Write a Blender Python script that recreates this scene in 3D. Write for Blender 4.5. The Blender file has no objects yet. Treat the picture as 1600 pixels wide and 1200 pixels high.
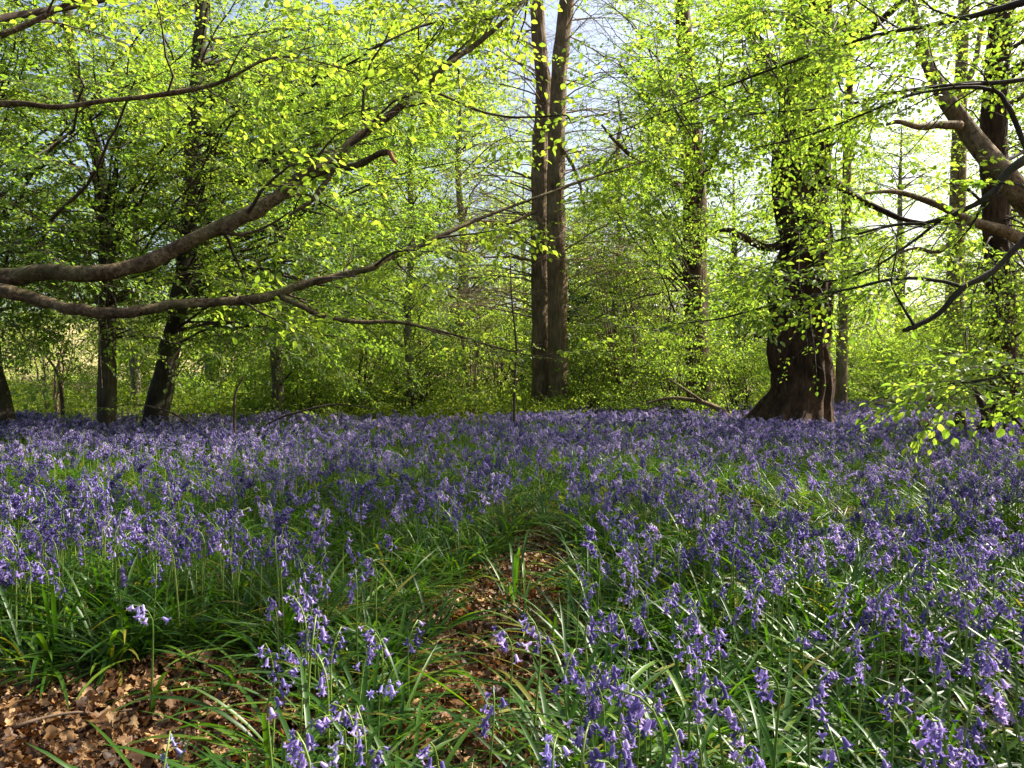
import bpy, math, random
import numpy as np
from mathutils import Vector, Matrix, Euler

SEED = 11
rng = np.random.default_rng(SEED)
random.seed(SEED)
F = 1190.0            # focal length in photo pixels (1600 wide)
CAM_H = 0.80
HOR = 598.0           # horizon row in the photo
scene = bpy.context.scene
root_col = scene.collection
PI = math.pi

# ------------------------------------------------------------------ terrain
def sstep(a, b, v):
    t = np.clip((v - a) / (b - a), 0, 1)
    return t * t * (3 - 2 * t)

def ground_z(x, y):
    x = np.asarray(x, float); y = np.asarray(y, float)
    z = 0.025 * np.sin(x * 1.3 + 0.4) * np.cos(y * 1.1) + 0.02 * np.sin(x * 2.7 + y * 1.9)
    z = z + 0.35 * sstep(13.5, 20, y) * sstep(3.0, -3.0, x)              # bank behind the bluebells
    z = z + 7.0 * sstep(32, 95, y) * sstep(6, -18, x)                     # pale hillside
    z = z + 2.0 * sstep(60, 140, y)
    return z

def W(px, py, d):
    """photo pixel at distance d in front of the camera -> a point of the place"""
    return np.array([(px - 800.0) / F * d, d, CAM_H + (HOR - py) / F * d])

# ------------------------------------------------------------------ object helpers
def tag(o, label=None, cat=None, group=None, kind=None):
    if label: o['label'] = label
    if cat: o['category'] = cat
    if group: o['group'] = group
    if kind: o['kind'] = kind
    return o

def link(o, parent=None):
    root_col.objects.link(o)
    if parent is not None: o.parent = parent
    return o

def empty(name, loc, rz=0.0, sc=1.0):
    o = bpy.data.objects.new(name, None)
    o.empty_display_size = 0.2
    o.location = loc; o.rotation_euler = (0, 0, rz); o.scale = (sc, sc, sc)
    return link(o)

class MB:
    """collects faces for ONE mesh"""
    def __init__(s):
        s.v = []; s.f = {3: [], 4: []}; s.m = {3: [], 4: []}; s.n = 0
    def add(s, verts, faces, mi=0):
        verts = np.asarray(verts, float).reshape(-1, 3); faces = np.asarray(faces, np.int64)
        if faces.size == 0: return
        k = faces.shape[1]
        s.v.append(verts); s.f[k].append(faces + s.n); s.m[k].append(np.full(len(faces), mi)); s.n += len(verts)
    def add_multi(s, verts, facesets):
        verts = np.asarray(verts, float).reshape(-1, 3)
        s.v.append(verts)
        for fa, mi in facesets:
            fa = np.asarray(fa, np.int64)
            if fa.size == 0: continue
            k = fa.shape[1]
            s.f[k].append(fa + s.n); s.m[k].append(np.full(len(fa), mi))
        s.n += len(verts)
    def mesh(s, name, mats, smooth=True, off=None):
        me = bpy.data.meshes.new(name)
        v = np.concatenate(s.v) if s.v else np.zeros((0, 3))
        if off is not None: v = v - np.asarray(off, float)
        loops = []; starts = []; mi = []; c = 0
        for k in (3, 4):
            if s.f[k]:
                fa = np.concatenate(s.f[k]); loops.append(fa.ravel())
                starts.append(c + np.arange(len(fa)) * k); c += fa.size
                mi.append(np.concatenate(s.m[k]))
        me.vertices.add(len(v)); me.vertices.foreach_set('co', v.ravel().astype(np.float32))
        if loops:
            loops = np.concatenate(loops); starts = np.concatenate(starts); mi = np.concatenate(mi)
            me.loops.add(len(loops)); me.loops.foreach_set('vertex_index', loops.astype(np.int32))
            me.polygons.add(len(starts)); me.polygons.foreach_set('loop_start', starts.astype(np.int32))
            me.polygons.foreach_set('material_index', mi.astype(np.int32))
            me.polygons.foreach_set('use_smooth', np.full(len(starts), smooth))
        for m in mats: me.materials.append(m)
        me.update(calc_edges=True); me.validate()
        return me
    def obj(s, name, mats, parent=None, smooth=True, off=None):
        o = bpy.data.objects.new(name, s.mesh(name, mats, smooth, off))
        return link(o, parent)

# ------------------------------------------------------------------ materials
def new_mat(name):
    m = bpy.data.materials.new(name); m.use_nodes = True
    nt = m.node_tree
    for n in list(nt.nodes): nt.nodes.remove(n)
    out = nt.nodes.new('ShaderNodeOutputMaterial')
    return m, nt, out

def ramp(nt, fac, stops):
    r = nt.nodes.new('ShaderNodeValToRGB')
    e = r.color_ramp.elements
    while len(e) < len(stops): e.new(0.5)
    for i, (p, c) in enumerate(stops):
        e[i].position = p; e[i].color = (*c, 1)
    nt.links.new(fac, r.inputs['Fac'])
    return r.outputs['Color']

def leaf_mat(name, stops, tr_mul=(1.9, 1.9, 0.55), tr=0.5, rough=0.45, island=True, spec=0.35):
    """thin leaf: reflects its colour, lets a yellower light through"""
    m, nt, out = new_mat(name)
    if island:
        g = nt.nodes.new('ShaderNodeNewGeometry'); fac = g.outputs['Random Per Island']
    else:
        g = nt.nodes.new('ShaderNodeObjectInfo'); fac = g.outputs['Random']
    col = ramp(nt, fac, stops)
    p = nt.nodes.new('ShaderNodeBsdfPrincipled')
    p.inputs['Roughness'].default_value = rough
    p.inputs['Specular IOR Level'].default_value = spec
    nt.links.new(col, p.inputs['Base Color'])
    mul = nt.nodes.new('ShaderNodeMix'); mul.data_type = 'RGBA'; mul.blend_type = 'MULTIPLY'
    mul.inputs[0].default_value = 1.0
    nt.links.new(col, mul.inputs[6]); mul.inputs[7].default_value = (*tr_mul, 1)
    t = nt.nodes.new('ShaderNodeBsdfTranslucent'); nt.links.new(mul.outputs[2], t.inputs['Color'])
    mx = nt.nodes.new('ShaderNodeMixShader'); mx.inputs[0].default_value = tr
    nt.links.new(p.outputs[0], mx.inputs[1]); nt.links.new(t.outputs[0], mx.inputs[2])
    nt.links.new(mx.outputs[0], out.inputs['Surface'])
    return m

def bark_mat(name, stops, scale=(14, 14, 2.2), bump=0.6, dist=0.02, green=0.0, mottled=False):
    m, nt, out = new_mat(name)
    tc = nt.nodes.new('ShaderNodeTexCoord')
    mp = nt.nodes.new('ShaderNodeMapping'); mp.inputs['Scale'].default_value = scale
    nt.links.new(tc.outputs['Object'], mp.inputs['Vector'])
    n1 = nt.nodes.new('ShaderNodeTexNoise'); n1.inputs['Scale'].default_value = 2.2
    n1.inputs['Detail'].default_value = 9; n1.inputs['Roughness'].default_value = 0.72; n1.inputs['Distortion'].default_value = 0.6
    nt.links.new(mp.outputs[0], n1.inputs['Vector'])
    n2 = nt.nodes.new('ShaderNodeTexNoise'); n2.inputs['Scale'].default_value = 2.6 if not mottled else 7.0
    n2.inputs['Detail'].default_value = 5
    nt.links.new(tc.outputs['Object'], n2.inputs['Vector'])
    a = nt.nodes.new('ShaderNodeMath'); a.operation = 'MULTIPLY_ADD'
    nt.links.new(n1.outputs['Fac'], a.inputs[0]); a.inputs[1].default_value = 1.15
    s = nt.nodes.new('ShaderNodeMath'); s.operation = 'MULTIPLY_ADD'
    nt.links.new(n2.outputs['Fac'], s.inputs[0]); s.inputs[1].default_value = 0.7; s.inputs[2].default_value = -0.42
    nt.links.new(s.outputs[0], a.inputs[2])
    col = ramp(nt, a.outputs[0], stops)
    if green > 0:
        n3 = nt.nodes.new('ShaderNodeTexNoise'); n3.inputs['Scale'].default_value = 4.5; n3.inputs['Detail'].default_value = 4
        nt.links.new(tc.outputs['Object'], n3.inputs['Vector'])
        mr = nt.nodes.new('ShaderNodeMapRange'); mr.inputs[1].default_value = 0.45; mr.inputs[2].default_value = 0.7; mr.inputs[4].default_value = green
        nt.links.new(n3.outputs['Fac'], mr.inputs[0])
        mx = nt.nodes.new('ShaderNodeMix'); mx.data_type = 'RGBA'
        nt.links.new(mr.outputs[0], mx.inputs[0]); nt.links.new(col, mx.inputs[6]); mx.inputs[7].default_value = (0.09, 0.11, 0.03, 1)
        col = mx.outputs[2]
    p = nt.nodes.new('ShaderNodeBsdfPrincipled'); p.inputs['Roughness'].default_value = 0.85
    p.inputs['Specular IOR Level'].default_value = 0.2
    nt.links.new(col, p.inputs['Base Color'])
    b = nt.nodes.new('ShaderNodeBump'); b.inputs['Strength'].default_value = bump; b.inputs['Distance'].default_value = dist
    nt.links.new(n1.outputs['Fac'], b.inputs['Height']); nt.links.new(b.outputs[0], p.inputs['Normal'])
    nt.links.new(p.outputs[0], out.inputs['Surface'])
    return m

M = {}
M['leaf_beech'] = leaf_mat('beech_leaf', [(0, (0.07, 0.12, 0.018)), (0.5, (0.12, 0.185, 0.028)), (1, (0.19, 0.25, 0.045))], tr=0.62, tr_mul=(2.6, 2.4, 1.1))
M['leaf_deep'] = leaf_mat('deep_green_leaf', [(0, (0.055, 0.11, 0.017)), (0.6, (0.095, 0.165, 0.026)), (1, (0.15, 0.22, 0.04))], tr=0.62, tr_mul=(2.6, 2.5, 1.1))
M['leaf_gold'] = leaf_mat('young_yellow_green_leaf', [(0, (0.075, 0.135, 0.02)), (0.5, (0.125, 0.20, 0.03)), (1, (0.21, 0.265, 0.05))], tr=0.63, tr_mul=(2.2, 2.2, 1.0))
M['leaf_far'] = leaf_mat('far_leaf', [(0, (0.06, 0.12, 0.02)), (0.5, (0.11, 0.18, 0.025)), (1, (0.22, 0.27, 0.07))], tr=0.68, tr_mul=(2.8, 2.6, 1.3))
M['leaf_holly'] = leaf_mat('evergreen_leaf', [(0, (0.012, 0.04, 0.012)), (0.6, (0.02, 0.06, 0.016)), (1, (0.04, 0.09, 0.02))], tr=0.15, rough=0.3, spec=0.6)
M['leaf_cover'] = leaf_mat('nettle_leaf', [(0, (0.07, 0.12, 0.012)), (0.6, (0.13, 0.19, 0.02)), (1, (0.22, 0.26, 0.05))], tr=0.5, tr_mul=(2.3, 2.1, 1.0))
M['bud'] = leaf_mat('opening_bud', [(0, (0.12, 0.12, 0.03)), (0.6, (0.17, 0.19, 0.04)), (1, (0.20, 0.15, 0.06))], tr=0.4)
M['blade'] = leaf_mat('bluebell_blade', [(0, (0.014, 0.046, 0.005)), (0.6, (0.032, 0.088, 0.008)), (.93, (0.085, 0.165, 0.014)), (1, (0.19, 0.17, 0.03))], tr=0.45, rough=0.38, spec=0.3, tr_mul=(1.9, 1.8, 0.5))
M['bell'] = leaf_mat('bluebell_petal', [(0, (0.095, 0.072, 0.23)), (0.45, (0.18, 0.138, 0.37)), (0.78, (0.30, 0.235, 0.50)), (1, (0.48, 0.39, 0.63))], tr=0.4, rough=0.5, island=False, tr_mul=(1.2, 1.05, 1.25))
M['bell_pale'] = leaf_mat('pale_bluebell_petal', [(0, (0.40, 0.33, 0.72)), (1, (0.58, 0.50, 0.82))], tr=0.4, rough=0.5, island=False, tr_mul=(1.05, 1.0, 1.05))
M['bell_bud'] = leaf_mat('grey_violet_bud', [(0, (0.20, 0.19, 0.38)), (1, (0.30, 0.27, 0.46))], tr=0.3, rough=0.5, island=False, tr_mul=(1.05, 1.0, 1.05))
M['stalk'] = leaf_mat('bluebell_stalk', [(0, (0.10, 0.17, 0.03)), (1, (0.20, 0.27, 0.06))], tr=0.25, rough=0.35, island=False, spec=0.4)
M['litter'] = leaf_mat('dead_leaf', [(0, (0.03, 0.014, 0.006)), (0.4, (0.10, 0.046, 0.015)), (0.75, (0.21, 0.105, 0.036)), (1, (0.42, 0.27, 0.12))], tr=0.2, rough=0.55, island=False, tr_mul=(1.3, 0.9, 0.6))
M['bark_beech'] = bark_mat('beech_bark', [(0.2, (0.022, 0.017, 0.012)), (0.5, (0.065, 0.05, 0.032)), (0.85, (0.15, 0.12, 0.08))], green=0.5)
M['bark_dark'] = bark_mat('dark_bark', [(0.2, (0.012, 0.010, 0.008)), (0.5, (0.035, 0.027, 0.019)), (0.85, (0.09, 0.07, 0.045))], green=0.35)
M['bark_limb'] = bark_mat('limb_bark', [(0.3, (0.016, 0.010, 0.006)), (0.48, (0.085, 0.056, 0.028)), (0.6, (0.18, 0.128, 0.066)), (0.78, (0.42, 0.32, 0.18))], scale=(22, 22, 22), bump=1.0, dist=0.03, green=0.45, mottled=True)  # mottled bark; the tan flecks also paint in sunlit patches
M['bark_oak'] = bark_mat('oak_bark', [(0.25, (0.010, 0.005, 0.003)), (0.5, (0.05, 0.026, 0.013)), (0.85, (0.15, 0.085, 0.042))], scale=(11, 11, 1.6), bump=0.9, dist=0.05)
M['bark_red'] = bark_mat('reddish_bark', [(0.2, (0.03, 0.016, 0.010)), (0.5, (0.10, 0.056, 0.034)), (0.85, (0.20, 0.125, 0.08))], scale=(12, 12, 2), bump=.8, dist=.03, green=.3)
M['bark_twin'] = bark_mat('brown_bark', [(0.25, (0.05, 0.032, 0.018)), (0.5, (0.19, 0.127, 0.072)), (0.8, (0.38, 0.275, 0.165))], scale=(13, 13, 2.0), bump=1.0, dist=0.06, green=0.35)
M['bark_pale'] = bark_mat('weathered_wood', [(0.3, (0.05, 0.031, 0.015)), (0.5, (0.17, 0.11, 0.055)), (0.75, (0.36, 0.26, 0.14))], scale=(10, 10, 6), bump=0.9, dist=0.04, green=.3, mottled=True)
M['bark_far'] = bark_mat('far_bark', [(0.2, (0.05, 0.04, 0.03)), (0.5, (0.12, 0.10, 0.075)), (0.85, (0.22, 0.19, 0.14))], scale=(8, 8, 1.5), bump=0.4)
M['twig'] = bark_mat('twig_bark', [(0.2, (0.03, 0.021, 0.015)), (0.5, (0.06, 0.043, 0.03)), (0.85, (0.11, 0.085, 0.055))], scale=(6, 6, 6), bump=0.2)
M['twig_tan'] = bark_mat('tan_twig_bark', [(0.2, (0.10, 0.065, 0.04)), (0.5, (0.19, 0.13, 0.085)), (0.85, (0.30, 0.22, 0.15))], scale=(6, 6, 6), bump=0.2)
M['wood_red'] = bark_mat('split_wood', [(0.2, (0.12, 0.045, 0.02)), (0.5, (0.24, 0.10, 0.045)), (0.85, (0.40, 0.22, 0.11))], scale=(30, 30, 6), bump=0.6)

def ground_mat():
    m, nt, out = new_mat('woodland_floor')
    g = nt.nodes.new('ShaderNodeNewGeometry')
    n1 = nt.nodes.new('ShaderNodeTexNoise'); n1.inputs['Scale'].default_value = 28; n1.inputs['Detail'].default_value = 8; n1.inputs['Roughness'].default_value = 0.75
    nt.links.new(g.outputs['Position'], n1.inputs['Vector'])
    soil = ramp(nt, n1.outputs['Fac'], [(0.3, (0.025, 0.015, 0.009)), (0.5, (0.07, 0.04, 0.022)), (0.75, (0.17, 0.10, 0.055))])
    n2 = nt.nodes.new('ShaderNodeTexNoise'); n2.inputs['Scale'].default_value = 1.1; n2.inputs['Detail'].default_value = 7; n2.inputs['Roughness'].default_value = 0.7
    nt.links.new(g.outputs['Position'], n2.inputs['Vector'])
    turf = ramp(nt, n2.outputs['Fac'], [(0.3, (0.06, 0.09, 0.014)), (0.55, (0.13, 0.16, 0.03)), (0.75, (0.24, 0.23, 0.07))])
    hill = ramp(nt, n2.outputs['Fac'], [(0.3, (0.18, 0.17, 0.05)), (0.55, (0.38, 0.30, 0.16)), (0.75, (0.52, 0.43, 0.28))])
    sp = nt.nodes.new('ShaderNodeSeparateXYZ'); nt.links.new(g.outputs['Position'], sp.inputs[0])
    ad = nt.nodes.new('ShaderNodeMath'); ad.operation = 'MULTIPLY_ADD'
    nt.links.new(n2.outputs['Fac'], ad.inputs[0]); ad.inputs[1].default_value = 6; nt.links.new(sp.outputs['Y'], ad.inputs[2])
    r1 = nt.nodes.new('ShaderNodeMapRange'); r1.inputs[1].default_value = 16; r1.inputs[2].default_value = 22
    nt.links.new(ad.outputs[0], r1.inputs[0])
    r2 = nt.nodes.new('ShaderNodeMapRange'); r2.inputs[1].default_value = 36; r2.inputs[2].default_value = 50
    nt.links.new(ad.outputs[0], r2.inputs[0])
    m1 = nt.nodes.new('ShaderNodeMix'); m1.data_type = 'RGBA'
    nt.links.new(r1.outputs[0], m1.inputs[0]); nt.links.new(soil, m1.inputs[6]); nt.links.new(turf, m1.inputs[7])
    m2 = nt.nodes.new('ShaderNodeMix'); m2.data_type = 'RGBA'
    nt.links.new(r2.outputs[0], m2.inputs[0]); nt.links.new(m1.outputs[2], m2.inputs[6]); nt.links.new(hill, m2.inputs[7])
    p = nt.nodes.new('ShaderNodeBsdfPrincipled'); p.inputs['Roughness'].default_value = 0.95; p.inputs['Specular IOR Level'].default_value = 0.1
    nt.links.new(m2.outputs[2], p.inputs['Base Color'])
    b = nt.nodes.new('ShaderNodeBump'); b.inputs['Strength'].default_value = 0.7; b.inputs['Distance'].default_value = 0.03
    nt.links.new(n1.outputs['Fac'], b.inputs['Height']); nt.links.new(b.outputs[0], p.inputs['Normal'])
    nt.links.new(p.outputs[0], out.inputs['Surface'])
    return m

# ------------------------------------------------------------------ ground sheet
def build_ground():
    def axis(neg, pos):
        near = np.arange(-12, 30, 0.25)
        a = np.concatenate([-np.geomspace(12, neg, 26)[::-1][:-1], near, np.geomspace(30, pos, 34)])
        return np.unique(a)
    xs = axis(420, 420); ys = axis(60, 600)
    X, Y = np.meshgrid(xs, ys)
    Z = ground_z(X, Y) 
    V = np.stack([X, Y, Z], -1).reshape(-1, 3)
    nx, ny = len(xs), len(ys)
    i = np.arange(nx - 1)[None, :] + np.arange(ny - 1)[:, None] * nx
    i = i.ravel()
    Fq = np.stack([i, i + 1, i + 1 + nx, i + nx], 1)
    mb = MB(); mb.add(V, Fq)
    o = mb.obj('ground', [ground_mat()])
    tag(o, kind='structure')
build_ground()

# ------------------------------------------------------------------ tubes
def catmull(P, n):
    P = np.asarray(P, float)
    Q = np.vstack([2 * P[0] - P[1], P, 2 * P[-1] - P[-2]])
    m = len(P) - 1
    u = np.linspace(0, m - 1e-9, n)
    k = u.astype(int); t = (u - k)[:, None]
    a, b, c, d = Q[k], Q[k + 1], Q[k + 2], Q[k + 3]
    return 0.5 * (2 * b + (c - a) * t + (2 * a - 5 * b + 4 * c - d) * t ** 2 + (3 * b - a - 3 * c + d) * t ** 3)

def frames(P):
    T = np.gradient(P, axis=0)
    T /= np.linalg.norm(T, axis=1, keepdims=True) + 1e-12
    N = np.zeros_like(T)
    a = np.array([0, 0, 1.0]) if abs(T[0, 2]) < 0.8 else np.array([0, 1.0, 0])
    n = a - T[0] * (a @ T[0]); n /= np.linalg.norm(n)
    for i in range(len(P)):
        n = n - T[i] * (n @ T[i]); n /= (np.linalg.norm(n) + 1e-12); N[i] = n
    return T, N, np.cross(T, N)

def tube(mb, P, R, sides=6, mi=0, rough=0.0, flute=0.0, lobes=7, cap=True):
    P = np.asarray(P, float); R = np.asarray(R, float)
    T, N, B = frames(P)
    th = np.arange(sides) / sides * 2 * PI
    rr = R[:, None] * np.ones(sides)[None]
    if rough > 0:
        ph = rng.uniform(0, 6.28, 14); s = np.concatenate([[0], np.cumsum(np.linalg.norm(np.diff(P, axis=0), axis=1))])
        q = np.zeros_like(rr)
        for j in range(14):
            kz = rng.uniform(0.25, 2.2) / max(R.mean(), 1e-4) * 0.55; kt = rng.integers(0, 5)
            q += np.sin(s[:, None] * kz + ph[j] + th[None] * kt) * rng.uniform(0.3, 1)
        rr = rr * (1 + rough * q / 3.0)
    if flute > 0:
        s = np.concatenate([[0], np.cumsum(np.linalg.norm(np.diff(P, axis=0), axis=1))])
        wob = 0.8 * np.sin(s * 1.1 + 1)[:, None] + 0.5 * np.sin(s * 2.7)[:, None]
        rr = rr * (1 + flute * (np.abs(np.sin(th[None] * lobes / 2 + wob)) - 0.6) + flute * 0.5 * np.abs(np.sin(th[None] * lobes * 1.7 + wob * 2 + 1)))
    V = P[:, None] + rr[..., None] * (np.cos(th)[None, :, None] * N[:, None] + np.sin(th)[None, :, None] * B[:, None])
    n = len(P); V = V.reshape(-1, 3)
    i = (np.arange(n - 1)[:, None] * sides + np.arange(sides)[None]).ravel()
    j = (np.arange(n - 1)[:, None] * sides + (np.arange(sides)[None] + 1) % sides).ravel()
    Fq = np.stack([i, j, j + sides, i + sides], 1)
    sets = [(Fq, mi)]
    if cap:
        V = np.vstack([V, P[-1] + T[-1] * R[-1] * 0.4, P[0]])
        a = np.arange(sides); e = (n - 1) * sides
        sets.append((np.stack([e + a, e + (a + 1) % sides, np.full(sides, n * sides)], 1), mi))
        sets.append((np.stack([(a + 1) % sides, a, np.full(sides, n * sides + 1)], 1), mi))
    mb.add_multi(V, sets)

# ------------------------------------------------------------------ leaf sprays
def leaf_shape(L, w, detail=1):
    """oval leaf along +x folded on its midrib; returns verts and quads"""
    if detail == 0:
        v = np.array([[0, 0, 0], [0.5 * L, w / 2, 0.10 * w], [L, 0, -0.04 * L], [0.5 * L, -w / 2, 0.10 * w]])
        return v, np.array([[0, 1, 2], [0, 2, 3]])
    if detail == 1:
        v = np.array([[0, 0, 0], [0.3 * L, .46 * w, .14 * w], [.72 * L, .40 * w, .10 * w], [L, 0, -.06 * L], [.72 * L, -.40 * w, .10 * w], [.3 * L, -.46 * w, .14 * w]])
        return v, np.array([[0, 3, 2, 1], [0, 5, 4, 3]])
    v = np.array([[0, 0, 0], [.5 * L, 0, -.02 * L], [L, 0, -.12 * L],
                  [.16 * L, .34 * w, .06 * w], [.45 * L, .5 * w, .12 * w], [.78 * L, .33 * w, .02 * w],
                  [.16 * L, -.34 * w, .06 * w], [.45 * L, -.5 * w, .12 * w], [.78 * L, -.33 * w, .02 * w]])
    return v, np.array([[0, 1, 4, 3], [1, 2, 5, 4], [0, 6, 7, 1], [1, 7, 8, 2]])

def rot(ax, a):
    return np.array(Matrix.Rotation(a, 3, Vector(ax)))

def make_spray(r, twig=0.34, n=11, L=0.056, detail=1, sub=True, tilt=0.30):
    """flat spray of alternate leaves; returns (leaf verts, leaf faces, twig verts, twig faces)"""
    lv = []; lf = []; c = 0
    tmb = MB()
    def run(o, a, length, cnt, rad, z0):
        nonlocal c
        d = np.array([math.cos(a), math.sin(a), z0])
        zig = r.uniform(-1, 1, 2)
        def pos(t): return o + d * length * t + np.array([0, 0, -0.22 * length * t * t]) + 0.03 * length * np.array([-math.sin(a), math.cos(a), 0]) * math.sin(t * 5 + zig[0] * 3)
        P = np.array([pos(t) for t in (0, .5, 1)])
        tube(tmb, P, [rad, rad * .8, rad * .35], 3, cap=False)
        for k in range(cnt):
            t = (k + 0.6) / cnt
            side = 1 if k % 2 else -1
            la = a + side * r.uniform(0.6, 1.15) * (1 - 0.45 * t)
            if k == cnt - 1: la = a; t = 1
            ll = L * r.uniform(0.5, 1.2)
            v, f = leaf_shape(ll, ll * r.uniform(.58, .74), detail)
            Rm = rot((0, 0, 1), la) @ rot((0, 1, 0), r.normal(0.28, tilt)) @ rot((1, 0, 0), r.normal(0, tilt * 1.2))
            off = np.array([math.cos(la), math.sin(la), 0]) * ll * 0.15
            lv.append(v @ Rm.T + pos(t) + off); lf.append(f + c); c += len(v)
    if sub:
        run(np.zeros(3), 0.0, twig, max(3, int(n * 0.5)), 0.0022, r.normal(0, .05))
        run(np.array([twig * .25, 0, 0]), r.uniform(.5, .8), twig * .55, max(2, int(n * 0.27)), 0.0015, r.normal(0, .08))
        run(np.array([twig * .45, 0, 0]), -r.uniform(.5, .8), twig * .5, max(2, int(n * 0.25)), 0.0015, r.normal(0, .08))
    else:
        run(np.zeros(3), 0.0, twig, n, 0.002, r.normal(0, .05))
    tv = np.concatenate(tmb.v); tf = np.concatenate(tmb.f[4])
    return np.concatenate(lv), np.concatenate(lf), tv, tf

srng = np.random.default_rng(5)
SPRAYS = {
    'near': [make_spray(srng, .29, 15, .052, 2) for _ in range(6)],
    'mid': [make_spray(srng, .32, 16, .052, 1) for _ in range(6)],
    'oak': [make_spray(srng, .24, 11, .055, 1, tilt=.6) for _ in range(6)],
    'far': [make_spray(srng, .55, 13, .095, 0, tilt=.45) for _ in range(5)],
    'bud': [make_spray(srng, .42, 9, .016, 0, tilt=.6) for _ in range(5)],
    'bushy': [make_spray(srng, .26, 12, .05, 1, tilt=.65) for _ in range(6)],
    'holly': [make_spray(srng, .26, 12, .06, 1, tilt=.7) for _ in range(4)],
}

def stamp(kind, A, leaf_mb, twig_mb):
    """A: list of (pos, dir, normal, scale)"""
    if not A: return
    pr = SPRAYS[kind]
    pos = np.array([a[0] for a in A]); d = np.array([a[1] for a in A]); nn = np.array([a[2] for a in A]); sc = np.array([a[3] for a in A])
    d = d / (np.linalg.norm(d, axis=1, keepdims=True) + 1e-9)
    nn = nn - d * np.sum(nn * d, 1, keepdims=True); nn /= (np.linalg.norm(nn, axis=1, keepdims=True) + 1e-9)
    b = np.cross(nn, d)
    Rm = np.stack([d, b, nn], -1) * sc[:, None, None]
    which = rng.integers(0, len(pr), len(A))
    for k, (lv, lf, tv, tf) in enumerate(pr):
        ix = np.where(which == k)[0]
        if not len(ix): continue
        V = np.einsum('nij,kj->nki', Rm[ix], lv) + pos[ix, None]
        leaf_mb.add(V.reshape(-1, 3), (lf[None] + (np.arange(len(ix)) * len(lv))[:, None, None]).reshape(-1, lf.shape[1]))
        V = np.einsum('nij,kj->nki', Rm[ix], tv) + pos[ix, None]
        twig_mb.add(V.reshape(-1, 3), (tf[None] + (np.arange(len(ix)) * len(tv))[:, None, None]).reshape(-1, 4))

def unit(v):
    v = np.asarray(v, float); return v / (np.linalg.norm(v) + 1e-12)

# foliage is thin in front of the slim trunks, the twin trunk, the oak foot and the dead limb:
# (px, py, px, py, half width, from distance, to distance)
LANES = [(167, 640, 167, 410, 26, 5, 10.9), (167, 410, 152, 240, 22, 3.5, 10.9), (152, 240, 108, 60, 17, 5, 10.9),
         (243, 650, 268, 540, 30, 4.5, 11.5), (268, 540, 300, 300, 27, 3.5, 11.5), (300, 300, 312, 0, 24, 3.5, 11.5),
         (1250, 645, 1250, 560, 66, 4.5, 11.6), (1250, 560, 1254, 380, 40, 4.5, 11.6), (858, 620, 858, 0, 34, 3.5, 17),
         (1600, 330, 1465, 130, 24, 3, 8.5), (1440, 470, 1390, 200, 52, 3, 22), (780, 300, 740, 60, 60, 6, 40), (960, 240, 940, 0, 40, 5, 40)]
def in_lane(p):
    px = 800 + p[0] / p[1] * F; py = HOR + (CAM_H - p[2]) / p[1] * F
    for (x0, y0, x1, y1, hw, d0, d1) in LANES:
        if d0 < p[1] < d1 and y1 <= py <= y0:
            u = (py - y0) / (y1 - y0)
            if abs(px - (x0 + (x1 - x0) * u)) < hw * (1 + .25 * math.sin(py * .11 + p[1] * 9)): return True
    return False
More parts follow.
